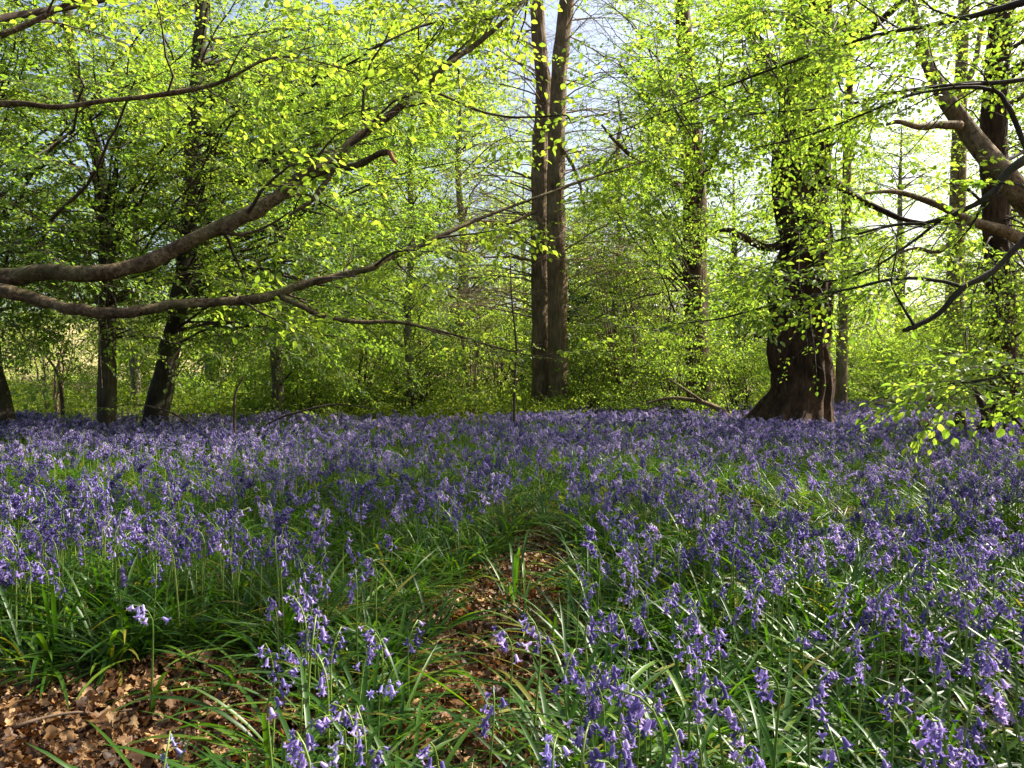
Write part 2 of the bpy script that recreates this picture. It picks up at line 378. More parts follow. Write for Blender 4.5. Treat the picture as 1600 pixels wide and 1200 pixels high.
class Tree:
    def __init__(s, name, base, label, cat='tree', group=None, wood='bark_beech', twig='twig', leaf='leaf_beech', spray='mid'):
        s.base = np.asarray(base, float); s.wood = wood; s.twigm = twig; s.leaf = leaf; s.kind = spray
        s.root = empty(name, tuple(s.base)); tag(s.root, label, cat, group)
        s.branches = MB(); s.tw = MB(); s.lv = MB(); s.anch = []; s.paths = []
    def trunk(s, P, R, sides=18, n=40, rough=.06, flute=.0, lobes=9, name='trunk', mat=None, keep=True):
        P = np.asarray(P, float)
        Pc = catmull(P, n); Rc = np.interp(np.linspace(0, len(P) - 1, n), np.arange(len(P)), R)
        if name in ('limb', 'stub') and s.wood != 'bark_pale':
            for q in range(max(1, n // 14)):
                k = rng.uniform(0, n); Rc = Rc * (1 + rng.uniform(.05, .2) * np.exp(-((np.arange(n) - k) / rng.uniform(.8, 2.2)) ** 2))
            j = rng.normal(0, 1, (n, 3)); j = (j + np.roll(j, 1, 0) + np.roll(j, 2, 0)) / 1.7
            Pc = Pc + j * Rc[:, None] * .08
        mb = MB(); tube(mb, Pc, Rc, sides, rough=rough, flute=flute, lobes=lobes)
        mb.obj(name, [M[mat or s.wood]], s.root, off=s.base)
        if keep: s.paths.append((Pc, Rc))
        return Pc, Rc
    def limb(s, pix, n=None, sides=9, rough=.07, name='limb', mat=None):
        """pix: (px, py, width px, distance) along a limb seen in the photo"""
        P = np.array([W(a, b, d) for a, b, w, d in pix]); R = np.array([w * d / F / 2 * .82 for a, b, w, d in pix])
        return s.trunk(P, R, sides, n or len(pix) * 7, rough, name=name, mat=mat, keep=False)
    def path(s, a, d, L, r, droop=.12, wander=.18, n=6):
        d = unit(d); P = [np.asarray(a, float)]; st = L / (n - 1)
        for k in range(n - 1):
            d = unit(d + rng.normal(0, wander, 3) * (1, 1, .6) + np.array([0, 0, -droop * (k / n)]))
            P.append(P[-1] + d * st)
        return np.array(P), r * np.linspace(1, .3, n)
    def sprays_on(s, P, step, t0=.15, scale=1.0, up=.35, lim=None):
        seg = np.linalg.norm(np.diff(P, axis=0), axis=1); cum = np.concatenate([[0], np.cumsum(seg)]); L = cum[-1]
        side = 1
        for q in np.arange(L * t0, L, step):
            q = min(L - 1e-4, q + rng.uniform(-.4, .4) * step)
            k = max(0, min(len(seg) - 1, np.searchsorted(cum, q) - 1)); t = (q - cum[k]) / seg[k]
            p = P[k] * (1 - t) + P[k + 1] * t; d = unit(P[k + 1] - P[k])
            h = np.cross(d, [0, 0, 1.0]); h = unit(h) if np.linalg.norm(h) > .2 else unit(rng.normal(0, 1, 3) * (1, 1, .2))
            side = -side
            dd = unit(d * rng.uniform(.5, 1.1) + h * side * rng.uniform(.6, 1.1) + rng.normal(0, .16, 3))
            s.anch.append((p, dd, unit(np.array([0, 0, 1.0]) + rng.normal(0, up, 3)), scale * rng.uniform(.75, 1.25)))
        s.anch.append((P[-1], unit(P[-1] - P[-2]), unit(np.array([0, 0, 1.0]) + rng.normal(0, up, 3)), scale))
    def sides(s, P, R, n, L, t0=.2, t1=1.0, level=1, step=.16, scale=1.0, droop=.12, ang=(.6, 1.1), flat=.2, minr=.002):
        m = len(P); side = rng.choice([-1, 1])
        for i in range(n):
            t = t0 + (t1 - t0) * (i + rng.uniform(.2, .8)) / n
            k = min(m - 2, int(t * (m - 1))); u = t * (m - 1) - k
            p = P[k] * (1 - u) + P[k + 1] * u; d = unit(P[k + 1] - P[k]); r = R[k]
            h = np.cross(d, [0, 0, 1.0]); h = unit(h) if np.linalg.norm(h) > .35 else unit(rng.normal(0, 1, 3) * (1, 1, .1))
            side = -side; a = rng.uniform(*ang)
            dd = unit(d * math.cos(a) + h * side * math.sin(a) + np.array([0, 0, rng.normal(.03, flat)]))
            ll = L * rng.uniform(.55, 1.2) * (1 - .35 * t)
            Pp, Rr = s.path(p, dd, ll, max(minr, min(r * .55, .006 + .008 * ll)), droop)
            tube(s.branches, Pp, Rr, 5 if Rr[0] > .008 else 4, cap=False)
            if level > 0: s.sides(Pp, Rr, max(2, int(ll / .32)), ll * .5, .2, 1, level - 1, step, scale, droop, ang, flat, minr)
            s.sprays_on(Pp, step, .2 if level == 0 else .5, scale)
    def reach(s, targets, frm=None, level=1, nside=4, L=1.1, step=.17, scale=1.0, rise=.25, droop=.12, rad=.012, low=2.2, minr=.002, flat=.25):
        """branch from the trunk out to each target point, side branches along it"""
        multi = frm if isinstance(frm, list) else None
        if multi is None: P, R = frm if frm is not None else s.paths[0]
        for tg in targets:
            if multi is not None: P, R = min(multi, key=lambda q: np.linalg.norm(q[0] - tg, axis=1).min())
            hd = float(np.linalg.norm(P[:, :2] - tg[:2], axis=1).min())
            want = max(tg[2] - rise * hd - rng.uniform(-.3, .9), P[0, 2] + low * rng.uniform(.6, 1.5))
            k = int(np.argmin(np.abs(P[:, 2] - want) + .1 * np.linalg.norm(P - tg, axis=1) + rng.uniform(0, .25, len(P))))
            if multi is not None: k = max(1, int(np.argmin(np.linalg.norm(P - tg, axis=1))) - int(rng.integers(1, 5)))
            a = P[k]; v = tg - a; Ld = np.linalg.norm(v)
            if Ld < .15: continue
            n = max(6, int(Ld / .3)); t = np.linspace(0, 1, n)[:, None]
            h2 = np.array([v[0], v[1], 0.0]); lift = rng.uniform(.05, .22) * Ld
            mid = a + v * .45 + h2 * .12 + np.array([0, 0, lift + max(0, -v[2]) * .35]) + rng.normal(0, .1, 3) * Ld * .5
            C = (1 - t) ** 2 * a + 2 * t * (1 - t) * mid + t * t * tg + np.cumsum(rng.normal(0, .03, (n, 3)), 0) * np.minimum(1, t * 4)
            r0 = min(R[k] * .5, rad * (.5 + .35 * Ld)); Rr = r0 * (1 - .85 * np.linspace(0, 1, n)) + .002
            tube(s.branches, C, Rr, 6 if r0 > .02 else 5, cap=False)
            s.sides(C, Rr, nside + int(Ld * .5), L, .35, 1, level - 1, step, scale, droop, flat=flat, minr=minr)
            s.sprays_on(C, step, .6, scale)
    def finish(s, bname='branches', cname='crown', keepout=None):
        A = s.anch
        A = [a for a in A if not in_lane(a[0] + a[1] * .15) or rng.uniform() < .22]
        stamp(s.kind, A, s.lv, s.tw)
        if s.tw.n or s.branches.n:
            br = MB(); br.v = s.branches.v + s.tw.v; br.n = s.branches.n + s.tw.n
            for k in (3, 4):
                br.f[k] = s.branches.f[k] + [f + s.branches.n for f in s.tw.f[k]]; br.m[k] = s.branches.m[k] + s.tw.m[k]
            br.obj(bname, [M[s.twigm]], s.root, off=s.base)
        if s.lv.n: s.lv.obj(cname, [M[s.leaf]], s.root, smooth=False, off=s.base)
        return s.root

def box_targets(n, x, y, z, zp=1.0):
    t = rng.uniform(0, 1, (n, 3)); t[:, 2] = t[:, 2] ** zp
    lo = np.array([x[0], y[0], z[0]]); hi = np.array([x[1], y[1], z[1]])
    return lo + t * (hi - lo)

def pix_targets(n, px, py, d):
    return np.array([W(rng.uniform(*px), rng.uniform(*py), rng.uniform(*d)) for _ in range(n)])

def base_of(px, d):
    x = (px - 800) / F * d
    return np.array([x, d, float(ground_z(x, d))])

def pixtrunk(pts, d):
    """pts: (px, py, width) for a trunk at distance d, first point put on the ground"""
    P = [W(a, b, d) for a, b, w in pts]; R = [w * d / F / 2 for a, b, w in pts]
    P[0][2] = float(ground_z(P[0][0], d)) - .08
    return np.array(P), np.array(R)

exec_trees = True
# ================================================================== TREES
# --- slim upright tree with the vertical trunk
d = 11.0
t = Tree('beech_tree', base_of(167, d), 'slim upright beech with a straight brown trunk behind the two low limbs', wood='bark_beech')
P, R = pixtrunk([(167, 690, 30), (167, 620, 27), (168, 520, 25), (167, 420, 23), (160, 320, 21), (152, 240, 19), (132, 180, 17), (112, 90, 15), (105, 0, 14), (110, -120, 13), (118, -260, 10), (112, -420, 6), (118, -560, 3)], d)
t.trunk(P, R, 20, 70, .05)
t.reach(pix_targets(88, (-60, 420), (60, 590), (8.0, 14.5)), L=1.15, nside=4)
t.reach(pix_targets(8, (-60, 380), (-120, 150), (8.0, 14)), L=1.2, nside=4)
t.reach(box_targets(6, (-10, -2.5), (8, 15), (6.5, 10.5)), L=1.5, nside=4, step=.22, scale=1.3)
t.finish()
# --- leaning darker tree
d = 11.6
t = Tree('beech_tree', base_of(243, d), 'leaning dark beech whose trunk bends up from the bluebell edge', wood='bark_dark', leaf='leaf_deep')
P, R = pixtrunk([(240, 690, 44), (247, 635, 36), (262, 560, 31), (277, 490, 28), (291, 400, 26), (297, 310, 24), (302, 210, 22), (308, 110, 20), (316, 10, 18), (322, -120, 15), (318, -280, 12), (325, -430, 8), (322, -560, 3)], d)
t.trunk(P, R, 20, 70, .08)
t.reach(pix_targets(88, (230, 740), (70, 580), (8.5, 15)), L=1.15, nside=4)
t.reach(pix_targets(18, (430, 760), (0, 300), (9, 15)), L=1.15, nside=4)
t.reach(pix_targets(8, (150, 560), (-120, 130), (8.0, 14)), L=1.2, nside=4)
t.reach(box_targets(5, (-7, -.5), (9, 15), (6.8, 10.5)), L=1.5, nside=4, step=.22, scale=1.3)
t.finish()
# --- young trees filling the space behind the leaning trunk
for px, d, tw, lab, lf, x0, x1, n in ((432, 14.5, 20, 'young grey-stemmed beech whose leaves fill the space above the lower limb', 'leaf_beech', 360, 620, 40),
                         (640, 16.0, 15, 'young beech beside the brown thicket with leaves down to the ground', 'leaf_far', 540, 730, 46),
                         (210, 17.0, 16, 'young beech between the slim and the leaning trunk, pale stem', 'leaf_gold', 170, 330, 40),
                         (965, 19.5, 15, 'young beech right of the twin trunk with a dense low crown', 'leaf_beech', 890, 1080, 60)):
    t = Tree('young_beech_tree', base_of(px, d), lab, wood='bark_far', leaf=lf)
    P, R = pixtrunk([(px, 680, tw), (px + 2, 600, tw * .9), (px - 4, 500, tw * .8), (px + 3, 380, tw * .65), (px, 240, tw * .5), (px + 5, 150 if px < 900 else 190, tw * .3), (px, 95 if px < 900 else 150, 3)], d)
    t.trunk(P, R, 12, 40, .06)
    t.reach(pix_targets(n, (x0, x1), (90 if px < 900 else 300, 590), (d - 2.2, d + 2.5)), L=1.2, nside=4, low=.7, step=.2, scale=1.15)
    t.finish()
# --- trunk cut by the frame edge
d = 10.4
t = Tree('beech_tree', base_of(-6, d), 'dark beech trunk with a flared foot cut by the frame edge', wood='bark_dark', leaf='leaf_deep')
P, R = pixtrunk([(8, 700, 62), (-2, 640, 40), (-14, 570, 30), (-22, 480, 27), (-30, 380, 25), (-36, 200, 22), (-44, 0, 19), (-60, -200, 14), (-60, -420, 8), (-66, -560, 3)], d)
t.trunk(P, R, 20, 60, .08)
t.reach(pix_targets(40, (-200, 200), (60, 570), (7, 12)), L=1.1, nside=4)
t.reach(pix_targets(14, (-120, 330), (-60, 150), (5.5, 10)), L=1.1, nside=4)
t.finish()

# --- twin trunk, nearly bare
d = 17.6
t = Tree('twin_trunk_tree', base_of(860, d), 'tall twin-trunked brown tree with mostly bare side branches', wood='bark_twin', twig='twig_tan', leaf='bud', spray='bud')
Pa, Ra = pixtrunk([(844, 660, 30), (845, 600, 26), (844, 480, 26), (843, 350, 25), (844, 230, 24), (850, 150, 24), (843, 70, 21), (838, 0, 19), (826, -120, 16), (820, -300, 11), (822, -460, 5)], d + .25)
Pb, Rb = pixtrunk([(875, 662, 36), (873, 600, 31), (871, 480, 29), (869, 350, 27), (869, 250, 26), (872, 150, 25), (879, 60, 23), (886, 0, 21), (896, -130, 17), (905, -300, 11), (900, -460, 5)], d - .2)
ta = t.trunk(Pa, Ra, 30, 120, .07, .10, 11)
tb = t.trunk(Pb, Rb, 30, 120, .07, .10, 11)
t.reach(pix_targets(80, (680, 850), (-60, 480), (16, 19.5)), frm=ta, L=1.5, nside=6, step=.3, scale=1.2, rise=-.05, droop=.0, rad=.015, minr=.0042)
t.reach(pix_targets(52, (880, 1010), (-60, 430), (16, 19.5)), frm=tb, L=1.4, nside=6, step=.3, scale=1.2, rise=-.05, droop=.0, rad=.015, minr=.0042)
t.limb([(868, 215, 9, 17.3), (900, 270, 7, 17.2), (915, 330, 5, 17)], sides=6)
t.limb([(838, 330, 7, 17.4), (790, 350, 5, 17.2), (740, 345, 3, 17)], sides=6)
t.limb([(838, 385, 6, 17.4), (800, 372, 5, 17.2), (765, 378, 3, 17)], sides=6)
t.limb([(838, 408, 7, 17.4), (800, 402, 5, 17.2), (755, 402, 3, 17)], sides=6)
t.finish('twigs', 'buds')

# --- reddish trunk behind the leaves
d = 16.5
t = Tree('sweet_chestnut_tree', base_of(1090, d), 'reddish brown trunk half hidden by leaves between twin trunk and oak', wood='bark_red', leaf='leaf_gold', spray='mid')
P, R = pixtrunk([(1092, 680, 46), (1090, 600, 38), (1088, 520, 36), (1086, 430, 36), (1086, 330, 35), (1082, 240, 30), (1076, 140, 27), (1068, 40, 24), (1062, -80, 20), (1056, -260, 14), (1050, -420, 6)], d)
t.trunk(P, R, 22, 60, .06, .05, 9)
t.limb([(1084, 320, 18, 16.4), (1050, 285, 14, 16), (1010, 262, 10, 15.5), (965, 225, 7, 15), (940, 195, 4, 15)], sides=7)
t.limb([(1086, 300, 14, 16.4), (1112, 250, 10, 16.2), (1128, 180, 8, 16), (1120, 90, 5, 16)], sides=7)
t.reach(np.concatenate([pix_targets(62, (890, 1180), (20, 560), (12.5, 18)), pix_targets(30, (880, 1060), (0, 330), (13, 17))]), L=1.1, nside=3, step=.2)
t.reach(pix_targets(12, (930, 1180), (-140, 40), (13, 18)), L=1.3, nside=3, step=.25, scale=1.2)
t.finish()

# --- the big oak
d = 11.8
t = Tree('oak_tree', base_of(1250, d), 'massive old oak with a dark burred trunk and flared roots', wood='bark_oak', leaf='leaf_gold', spray='oak')
P, R = pixtrunk([(1234, 700, 150), (1241, 652, 112), (1250, 622, 90), (1256, 592, 84), (1248, 548, 88), (1255, 505, 78), (1249, 445, 86), (1258, 385, 78), (1254, 330, 84), (1256, 230, 78), (1258, 140, 70), (1262, 60, 64), (1268, -30, 56), (1290, -170, 42), (1300, -330, 28), (1296, -480, 12)], d)
op = t.trunk(P, R, 72, 150, .13, .16, 15)
for (a, b) in (((1215, 640, 40), (1184, 668, 18)), ((1282, 640, 36), (1308, 672, 12)), ((1225, 645, 34), (1202, 690, 20)), ((1268, 645, 34), (1276, 690, 20))):   # root buttresses
    t.limb([(a[0], a[1] - 60, 22, d - .1), (a[0], a[1], a[2], d - .15), (b[0], b[1] + 10, b[2], d - .3)], sides=14, rough=.22, name='root')
for (px, py, r) in ((1278, 548, .17), (1222, 420, .14), (1226, 560, .13), (1280, 470, .13), (1272, 590, .14), (1222, 600, .16), (1250, 515, .15)):   # burrs
    c = W(px, py, d - .12); mb = MB()
    tube(mb, np.array([c + np.array([-.02, 0, -r * 1.3]), c + np.array([0, 0, -r * .8]), c, c + np.array([.01, 0, r * .7]), c + np.array([0, 0, r * 1.2])]), [r * .25, r * .8, r, r * .75, r * .2], 16, rough=.26)
    mb.obj('burr', [M['bark_oak']], t.root, off=t.base)
t.limb([(1235, 150, 36, 11.7), (1200, 95, 30, 11.4), (1172, 45, 26, 11.1), (1160, -20, 22, 10.8), (1120, -120, 14, 10.4), (1090, -230, 6, 10)], sides=12)
t.limb([(1240, 370, 20, 11.7), (1205, 388, 16, 11.4), (1170, 375, 14, 11.1), (1140, 360, 9, 10.9), (1118, 362, 5, 10.8)], sides=9)
t.limb([(1262, 265, 26, 11.7), (1310, 290, 16, 11.2), (1350, 315, 12, 10.8), (1420, 345, 8, 10.4), (1500, 350, 4, 10)], sides=9)
t.limb([(1270, 120, 26, 11.7), (1330, 70, 18, 11.5), (1400, 10, 13, 11.2), (1480, -70, 8, 11), (1560, -150, 4, 11)], sides=9)
t.reach(pix_targets(44, (1120, 1400), (60, 600), (9.2, 12.4)), L=.8, nside=4, step=.16)
t.reach(pix_targets(12, (1080, 1560), (-160, 90), (9, 14)), L=1.2, nside=4, step=.2, scale=1.2)
t.reach(box_targets(12, (1.5, 9), (8.5, 15.5), (7, 10.5)), L=1.4, nside=4, step=.24, scale=1.5)
t.finish()

# --- thin trunk beside the oak, pale far trunk, burred trunk at the frame edge
d = 20.0
t = Tree('beech_tree', base_of(1315, d), 'thin straight brown trunk just beyond the oak', wood='bark_twin', leaf='leaf_gold')
P, R = pixtrunk([(1314, 650, 20), (1315, 560, 17), (1318, 470, 16), (1322, 360, 15), (1324, 240, 13), (1328, 100, 11), (1330, -60, 7), (1334, -200, 3)], d)
t.trunk(P, R, 14, 40, .05)
t.reach(pix_targets(8, (1270, 1360), (20, 520), (17, 22)), L=1.3, nside=3, step=.25, scale=1.2)
t.finish()
d = 24.0
t = Tree('beech_tree', base_of(1492, d), 'pale greenish trunk standing beyond the bright gap', wood='bark_pale', leaf='leaf_far')
P, R = pixtrunk([(1484, 650, 36), (1486, 590, 30), (1490, 500, 27), (1494, 400, 25), (1497, 300, 23), (1500, 160, 20), (1506, 0, 16), (1510, -150, 10), (1512, -280, 4)], d)
t.trunk(P, R, 14, 40, .05)
t.reach(pix_targets(9, (1480, 1640), (0, 560), (20, 27)), L=1.4, nside=3, step=.3, scale=1.5)
t.finish()
d = 10.6
t = Tree('oak_tree', base_of(1570, d), 'burred brown oak trunk under the weathered pale limbs', wood='bark_oak', leaf='leaf_gold', spray='oak')
P, R = pixtrunk([(1572, 700, 60), (1570, 640, 50), (1566, 560, 42), (1564, 500, 40), (1563, 430, 43), (1560, 380, 40), (1556, 300, 38), (1552, 200, 36), (1560, 80, 33), (1572, -60, 28), (1580, -240, 20), (1590, -430, 8)], d)
t.trunk(P, R, 36, 80, .09, .07, 11)
for (px, py, r) in ((1572, 465, .13), (1578, 420, .12), (1552, 440, .10), (1574, 385, .10)):
    c = W(px, py, d - .05); mb = MB()
    tube(mb, np.array([c + np.array([0, 0, -r]), c + np.array([0, 0, -r * .6]), c, c + np.array([0, 0, r * .6]), c + np.array([0, 0, r])]), [r * .25, r * .8, r, r * .75, r * .2], 16, rough=.26)
    mb.obj('burr', [M['bark_oak']], t.root, off=t.base)
t.reach(pix_targets(26, (1480, 1760), (400, 640), (7.5, 11)), L=.8, nside=4, step=.16)
t.reach(pix_targets(14, (1440, 1800), (-100, 240), (9.6, 13)), L=1.1, nside=4, step=.2, scale=1.2)
t.reach(box_targets(18, (6, 13.5), (7, 13), (5.6, 9.5)), L=1.4, nside=4, step=.24, scale=1.5)  # unseen overhead crown, added to shade the middle of the wood floor
t.finish()

# --- weathered dead tree, only its big limbs in view
d = 8.6
t = Tree('dead_tree', base_of(1760, d), 'weathered pale dead limbs reaching in above the burred trunk', wood='bark_pale', twig='twig_tan')
P, R = pixtrunk([(1790, 760, 90), (1775, 640, 76), (1765, 520, 70), (1755, 420, 66), (1730, 330, 60)], d)
t.trunk(P, R, 30, 40, .06, .06, 11)
l1 = t.limb([(1735, 400, 60, 8.6), (1680, 365, 58, 8.6), (1620, 330, 46, 8.6), (1578, 284, 43, 8.6), (1540, 240, 39, 8.7), (1508, 198, 35, 8.8), (1482, 162, 30, 8.8), (1460, 122, 25, 8.9), (1440, 70, 20, 9), (1425, 0, 15, 9.1), (1432, -90, 8, 9.2)], sides=22, n=80, rough=.05)
t.limb([(1482, 165, 16, 8.8), (1520, 110, 12, 8.9), (1535, 40, 9, 9), (1570, -40, 5, 9)], sides=9)
t.limb([(1500, 196, 18, 8.7), (1470, 195, 15, 8.6), (1435, 198, 12, 8.5), (1405, 190, 9, 8.4), (1385, 195, 5, 8.4)], sides=9)
t.limb([(1690, 430, 34, 8.6), (1620, 388, 26, 8.5), (1570, 362, 22, 8.4), (1515, 345, 18, 8.3), (1460, 318, 13, 8.2), (1400, 300, 9, 8.1), (1350, 302, 5, 8)], sides=12)
t.limb([(1510, 345, 10, 8.3), (1470, 392, 8, 8.3), (1430, 388, 6, 8.3), (1395, 400, 4, 8.3)], sides=7)
t.finish('twigs', 'buds')

# ------------------------------------------------------------------ the two overhanging trees whose limbs frame the view
t = Tree('overhanging_tree', base_of(-380, 4.2), 'near tree whose two long mottled limbs sweep in low across the view', wood='bark_limb', leaf='leaf_beech', spray='near')
P = np.array([W(-380, 860, 4.2), W(-385, 600, 4.2), W(-390, 400, 4.2), W(-385, 150, 4.2), W(-380, -200, 4.2), W(-370, -600, 4.2), W(-372, -900, 4.3)])
P[0][2] = float(ground_z(*P[0][:2])) - .1
t.trunk(P, [.24, .19, .17, .15, .12, .08, .03], 26, 50, .06)
la = t.limb([(-390, 480, 70, 4.2), (-250, 462, 52, 4.1), (-110, 446, 40, 4.0), (0, 436, 34, 3.9), (80, 426, 31, 3.9), (160, 426, 30, 3.9), (230, 411, 29, 3.95), (300, 374, 27, 4.0), (360, 348, 26, 4.05), (415, 320, 24, 4.1), (468, 280, 24, 4.15), (515, 256, 22, 4.2), (560, 215, 17, 4.3), (610, 178, 15, 4.4), (655, 140, 14, 4.5), (700, 100, 12, 4.6), (745, 68, 10, 4.7), (800, 22, 8, 4.8), (835, -20, 6, 4.9), (890, -90, 4, 5)], sides=16, n=150, rough=.075)
lb = t.limb([(-390, 520, 56, 4.2), (-250, 478, 40, 4.0), (-110, 458, 30, 3.85), (0, 454, 25, 3.8), (50, 466, 23, 3.8), (105, 481, 22, 3.8), (165, 490, 22, 3.8), (215, 487, 20, 3.8), (270, 476, 18, 3.85), (340, 472, 17, 3.9), (420, 464, 17, 3.95), (470, 446, 15, 4.0), (520, 433, 14, 4.05), (575, 420, 12, 4.1), (610, 402, 11, 4.15), (660, 383, 9, 4.2), (720, 354, 8, 4.3), (780, 330, 6, 4.4), (850, 304, 5, 4.5), (930, 276, 4, 4.7), (1010, 252, 2.5, 4.9)], sides=14, n=150, rough=.07)
lc = t.limb([(-385, 260, 30, 4.2), (-200, 190, 18, 4.1), (0, 163, 10, 4.0), (90, 167, 10, 4.0), (160, 158, 9, 4.0), (250, 148, 9, 4.05), (330, 133, 8, 4.1), (372, 115, 6, 4.1), (410, 95, 5, 4.1), (450, 89, 4, 4.15), (510, 100, 3, 4.2), (580, 122, 2, 4.3)], sides=9, n=70)
l2 = t.limb([(438, 464, 12, 3.95), (470, 478, 11, 3.95), (500, 492, 10, 3.95), (560, 503, 8, 4.0), (620, 503, 7, 4.0), (690, 518, 5, 4.05), (750, 535, 4, 4.1), (812, 552, 2.5, 4.15), (870, 562, 1.5, 4.2)], sides=8, n=50)
l3 = t.limb([(518, 254, 14, 4.2), (545, 262, 13, 4.18), (575, 250, 12, 4.15), (600, 238, 13, 4.12), (611, 240, 11, 4.1)], sides=10)
t.limb([(609, 237, 10, 4.1), (615, 250, 8, 4.1), (622, 258, 2, 4.09)], sides=6, n=10, rough=.2, name='torn_end', mat='wood_red')
t.limb([(520, 266, 12, 4.2), (505, 290, 11, 4.15), (488, 312, 9, 4.12), (470, 325, 7, 4.1), (453, 336, 4, 4.08)], sides=8, name='stub')
l4 = t.limb([(655, 136, 6, 4.5), (700, 152, 5, 4.45), (745, 172, 5, 4.4), (790, 182, 4, 4.4), (835, 183, 4, 4.4), (882, 180, 3, 4.4), (893, 192, 2, 4.4)], sides=6)
l5 = t.limb([(575, 78, 3, 4.6), (610, 62, 4, 4.6), (660, 40, 4, 4.7), (720, 28, 3, 4.8), (770, 30, 2, 4.8)], sides=5)
l6 = t.limb([(330, 360, 7, 4.02), (380, 366, 6, 4.0), (420, 352, 5, 3.98), (455, 330, 3, 3.95)], sides=6)
l7 = t.limb([(0, 55, 12, 4.6), (70, 25, 9, 4.7), (150, -20, 7, 4.8), (240, -70, 4, 5)], sides=7)
for pth, n, L in ((la, 15, .8), (lb, 12, .55), (lc, 10, .6), (l4, 3, .4), (l5, 5, .45)):
    t.sides(*pth, n, L, .38, 1.0, 1, .16, .85, ang=(.5, 1.2), flat=.35)
t.sides(*l2, 3, .45, .5, 1.0, 0, .15, .8)
t.sides(*l7, 7, .8, .2, 1.0, 1, .15, .95, flat=.3)
t.reach(pix_targets(14, (590, 835), (-20, 190), (4.8, 7)), frm=[la, l4, l5], L=.6, nside=3, step=.15, scale=.85, rad=.006, flat=.4)
t.reach(box_targets(4, (-4.5, 1.2), (3.4, 7.5), (4.2, 6.5)), L=1.0, nside=4, step=.2, scale=1.1)
t.finish()

t = Tree('overhanging_tree', base_of(1960, 4.4), 'near tree whose dark boughs hang yellow-green leaves in front of the oak', wood='bark_dark', leaf='leaf_gold', spray='near')
P = np.array([W(1960, 860, 4.4), W(1965, 600, 4.4), W(1958, 350, 4.4), W(1950, 100, 4.4), W(1955, -200, 4.4), W(1940, -600, 4.4), W(1942, -850, 4.4)])
P[0][2] = float(ground_z(*P[0][:2])) - .1
tp = t.trunk(P, [.26, .2, .18, .16, .12, .08, .03], 26, 50, .07)
r1 = t.limb([(1955, 300, 34, 4.4), (1800, 300, 26, 4.2), (1700, 318, 18, 4.1), (1640, 340, 14, 4.0), (1590, 385, 12, 4.0), (1550, 425, 11, 4.0), (1505, 450, 11, 4.0), (1465, 490, 10, 4.0), (1430, 510, 10, 4.0), (1412, 516, 8, 4.0)], sides=9)
r2 = t.limb([(1508, 450, 8, 4.0), (1475, 440, 7, 4.02), (1430, 435, 7, 4.05), (1385, 438, 6, 4.1), (1330, 451, 5, 4.15), (1270, 462, 4.5, 4.2), (1200, 478, 4, 4.25), (1130, 497, 3, 4.3), (1060, 506, 2, 4.4)], sides=7, n=50)
r3 = t.limb([(1428, 508, 6, 4.0), (1410, 478, 5, 4.0), (1393, 442, 4, 3.98), (1400, 400, 2.5, 3.96), (1402, 360, 1.5, 3.95)], sides=6)
r4 = t.limb([(1955, 180, 36, 4.4), (1780, 190, 28, 4.1), (1680, 212, 22, 3.95), (1600, 250, 18, 3.9), (1572, 272, 16, 3.9), (1552, 300, 13, 3.9), (1510, 326, 9, 3.95), (1450, 348, 7, 4.0), (1395, 352, 6, 4.05), (1320, 372, 4, 4.15), (1240, 400, 3, 4.3)], sides=9, n=60)
r5 = t.limb([(1605, 236, 10, 3.9), (1590, 200, 10, 3.9), (1575, 165, 9, 3.9), (1548, 140, 8, 3.9), (1490, 138, 6, 3.95), (1420, 150, 4.5, 4.05), (1340, 182, 4, 4.2), (1250, 215, 3, 4.4), (1160, 235, 2, 4.6)], sides=7, n=60)
r6 = t.limb([(1955, 60, 30, 4.4), (1780, 90, 18, 4.2), (1600, 124, 9, 4.1), (1500, 132, 7, 4.2), (1410, 142, 5, 4.4), (1300, 168, 4, 4.6), (1180, 178, 3, 4.8), (1050, 200, 2, 5)], sides=7, n=60)
r7 = t.limb([(1545, 312, 8, 3.9), (1480, 338, 6, 4.0), (1420, 382, 5, 4.1), (1360, 420, 4, 4.2), (1290, 440, 3, 4.3), (1200, 440, 2, 4.5)], sides=6, n=40)
r8 = t.limb([(1955, -60, 30, 4.4), (1700, -20, 16, 4.3), (1500, 30, 10, 4.4), (1350, 60, 7, 4.6), (1200, 110, 5, 4.9), (1050, 170, 3, 5.2), (950, 215, 2, 5.4)], sides=7, n=60)
r9 = t.limb([(1955, 430, 24, 4.4), (1760, 520, 14, 4.0), (1640, 570, 8, 3.8), (1560, 590, 5, 3.7), (1480, 600, 3, 3.7)], sides=6, n=30)
for pth, n, L, t0 in ((r2, 10, .5, .2), (r4, 12, .6, .4), (r5, 14, .7, .3), (r6, 16, .8, .35), (r7, 11, .55, .15), (r8, 18, .9, .3)):
    t.sides(*pth, max(4, int(n * .75)), L, t0, 1.0, 1, .16, .72, ang=(.5, 1.15), flat=.45)
t.sides(*r9, 8, .5, .35, 1, 1, .14, .85, flat=.3)
t.reach(pix_targets(26, (1120, 1640), (-60, 130), (4.4, 6.6)), frm=[r4, r5, r6, r7, r8], L=.7, nside=3, step=.15, scale=.76, rad=.006, flat=.5)
t.reach(pix_targets(32, (930, 1330), (10, 300), (5.5, 8)), frm=[r2, r4, r5, r6, r7, r8], L=.6, nside=3, step=.15, scale=.8, rad=.006, flat=.5)
t.reach(pix_targets(6, (1060, 1330), (250, 480), (5, 7)), frm=[r2, r4, r5, r6, r7, r8], L=.6, nside=3, step=.15, scale=.8, rad=.006, flat=.5)
t.reach(box_targets(14, (2.6, 8.2), (2.4, 7.6), (4.0, 7.4)), L=1.0, nside=4, step=.2, scale=1.15)  # upper crown out of view, added to cast dappled shade on near ground
t.finish()
print('hero trees done')

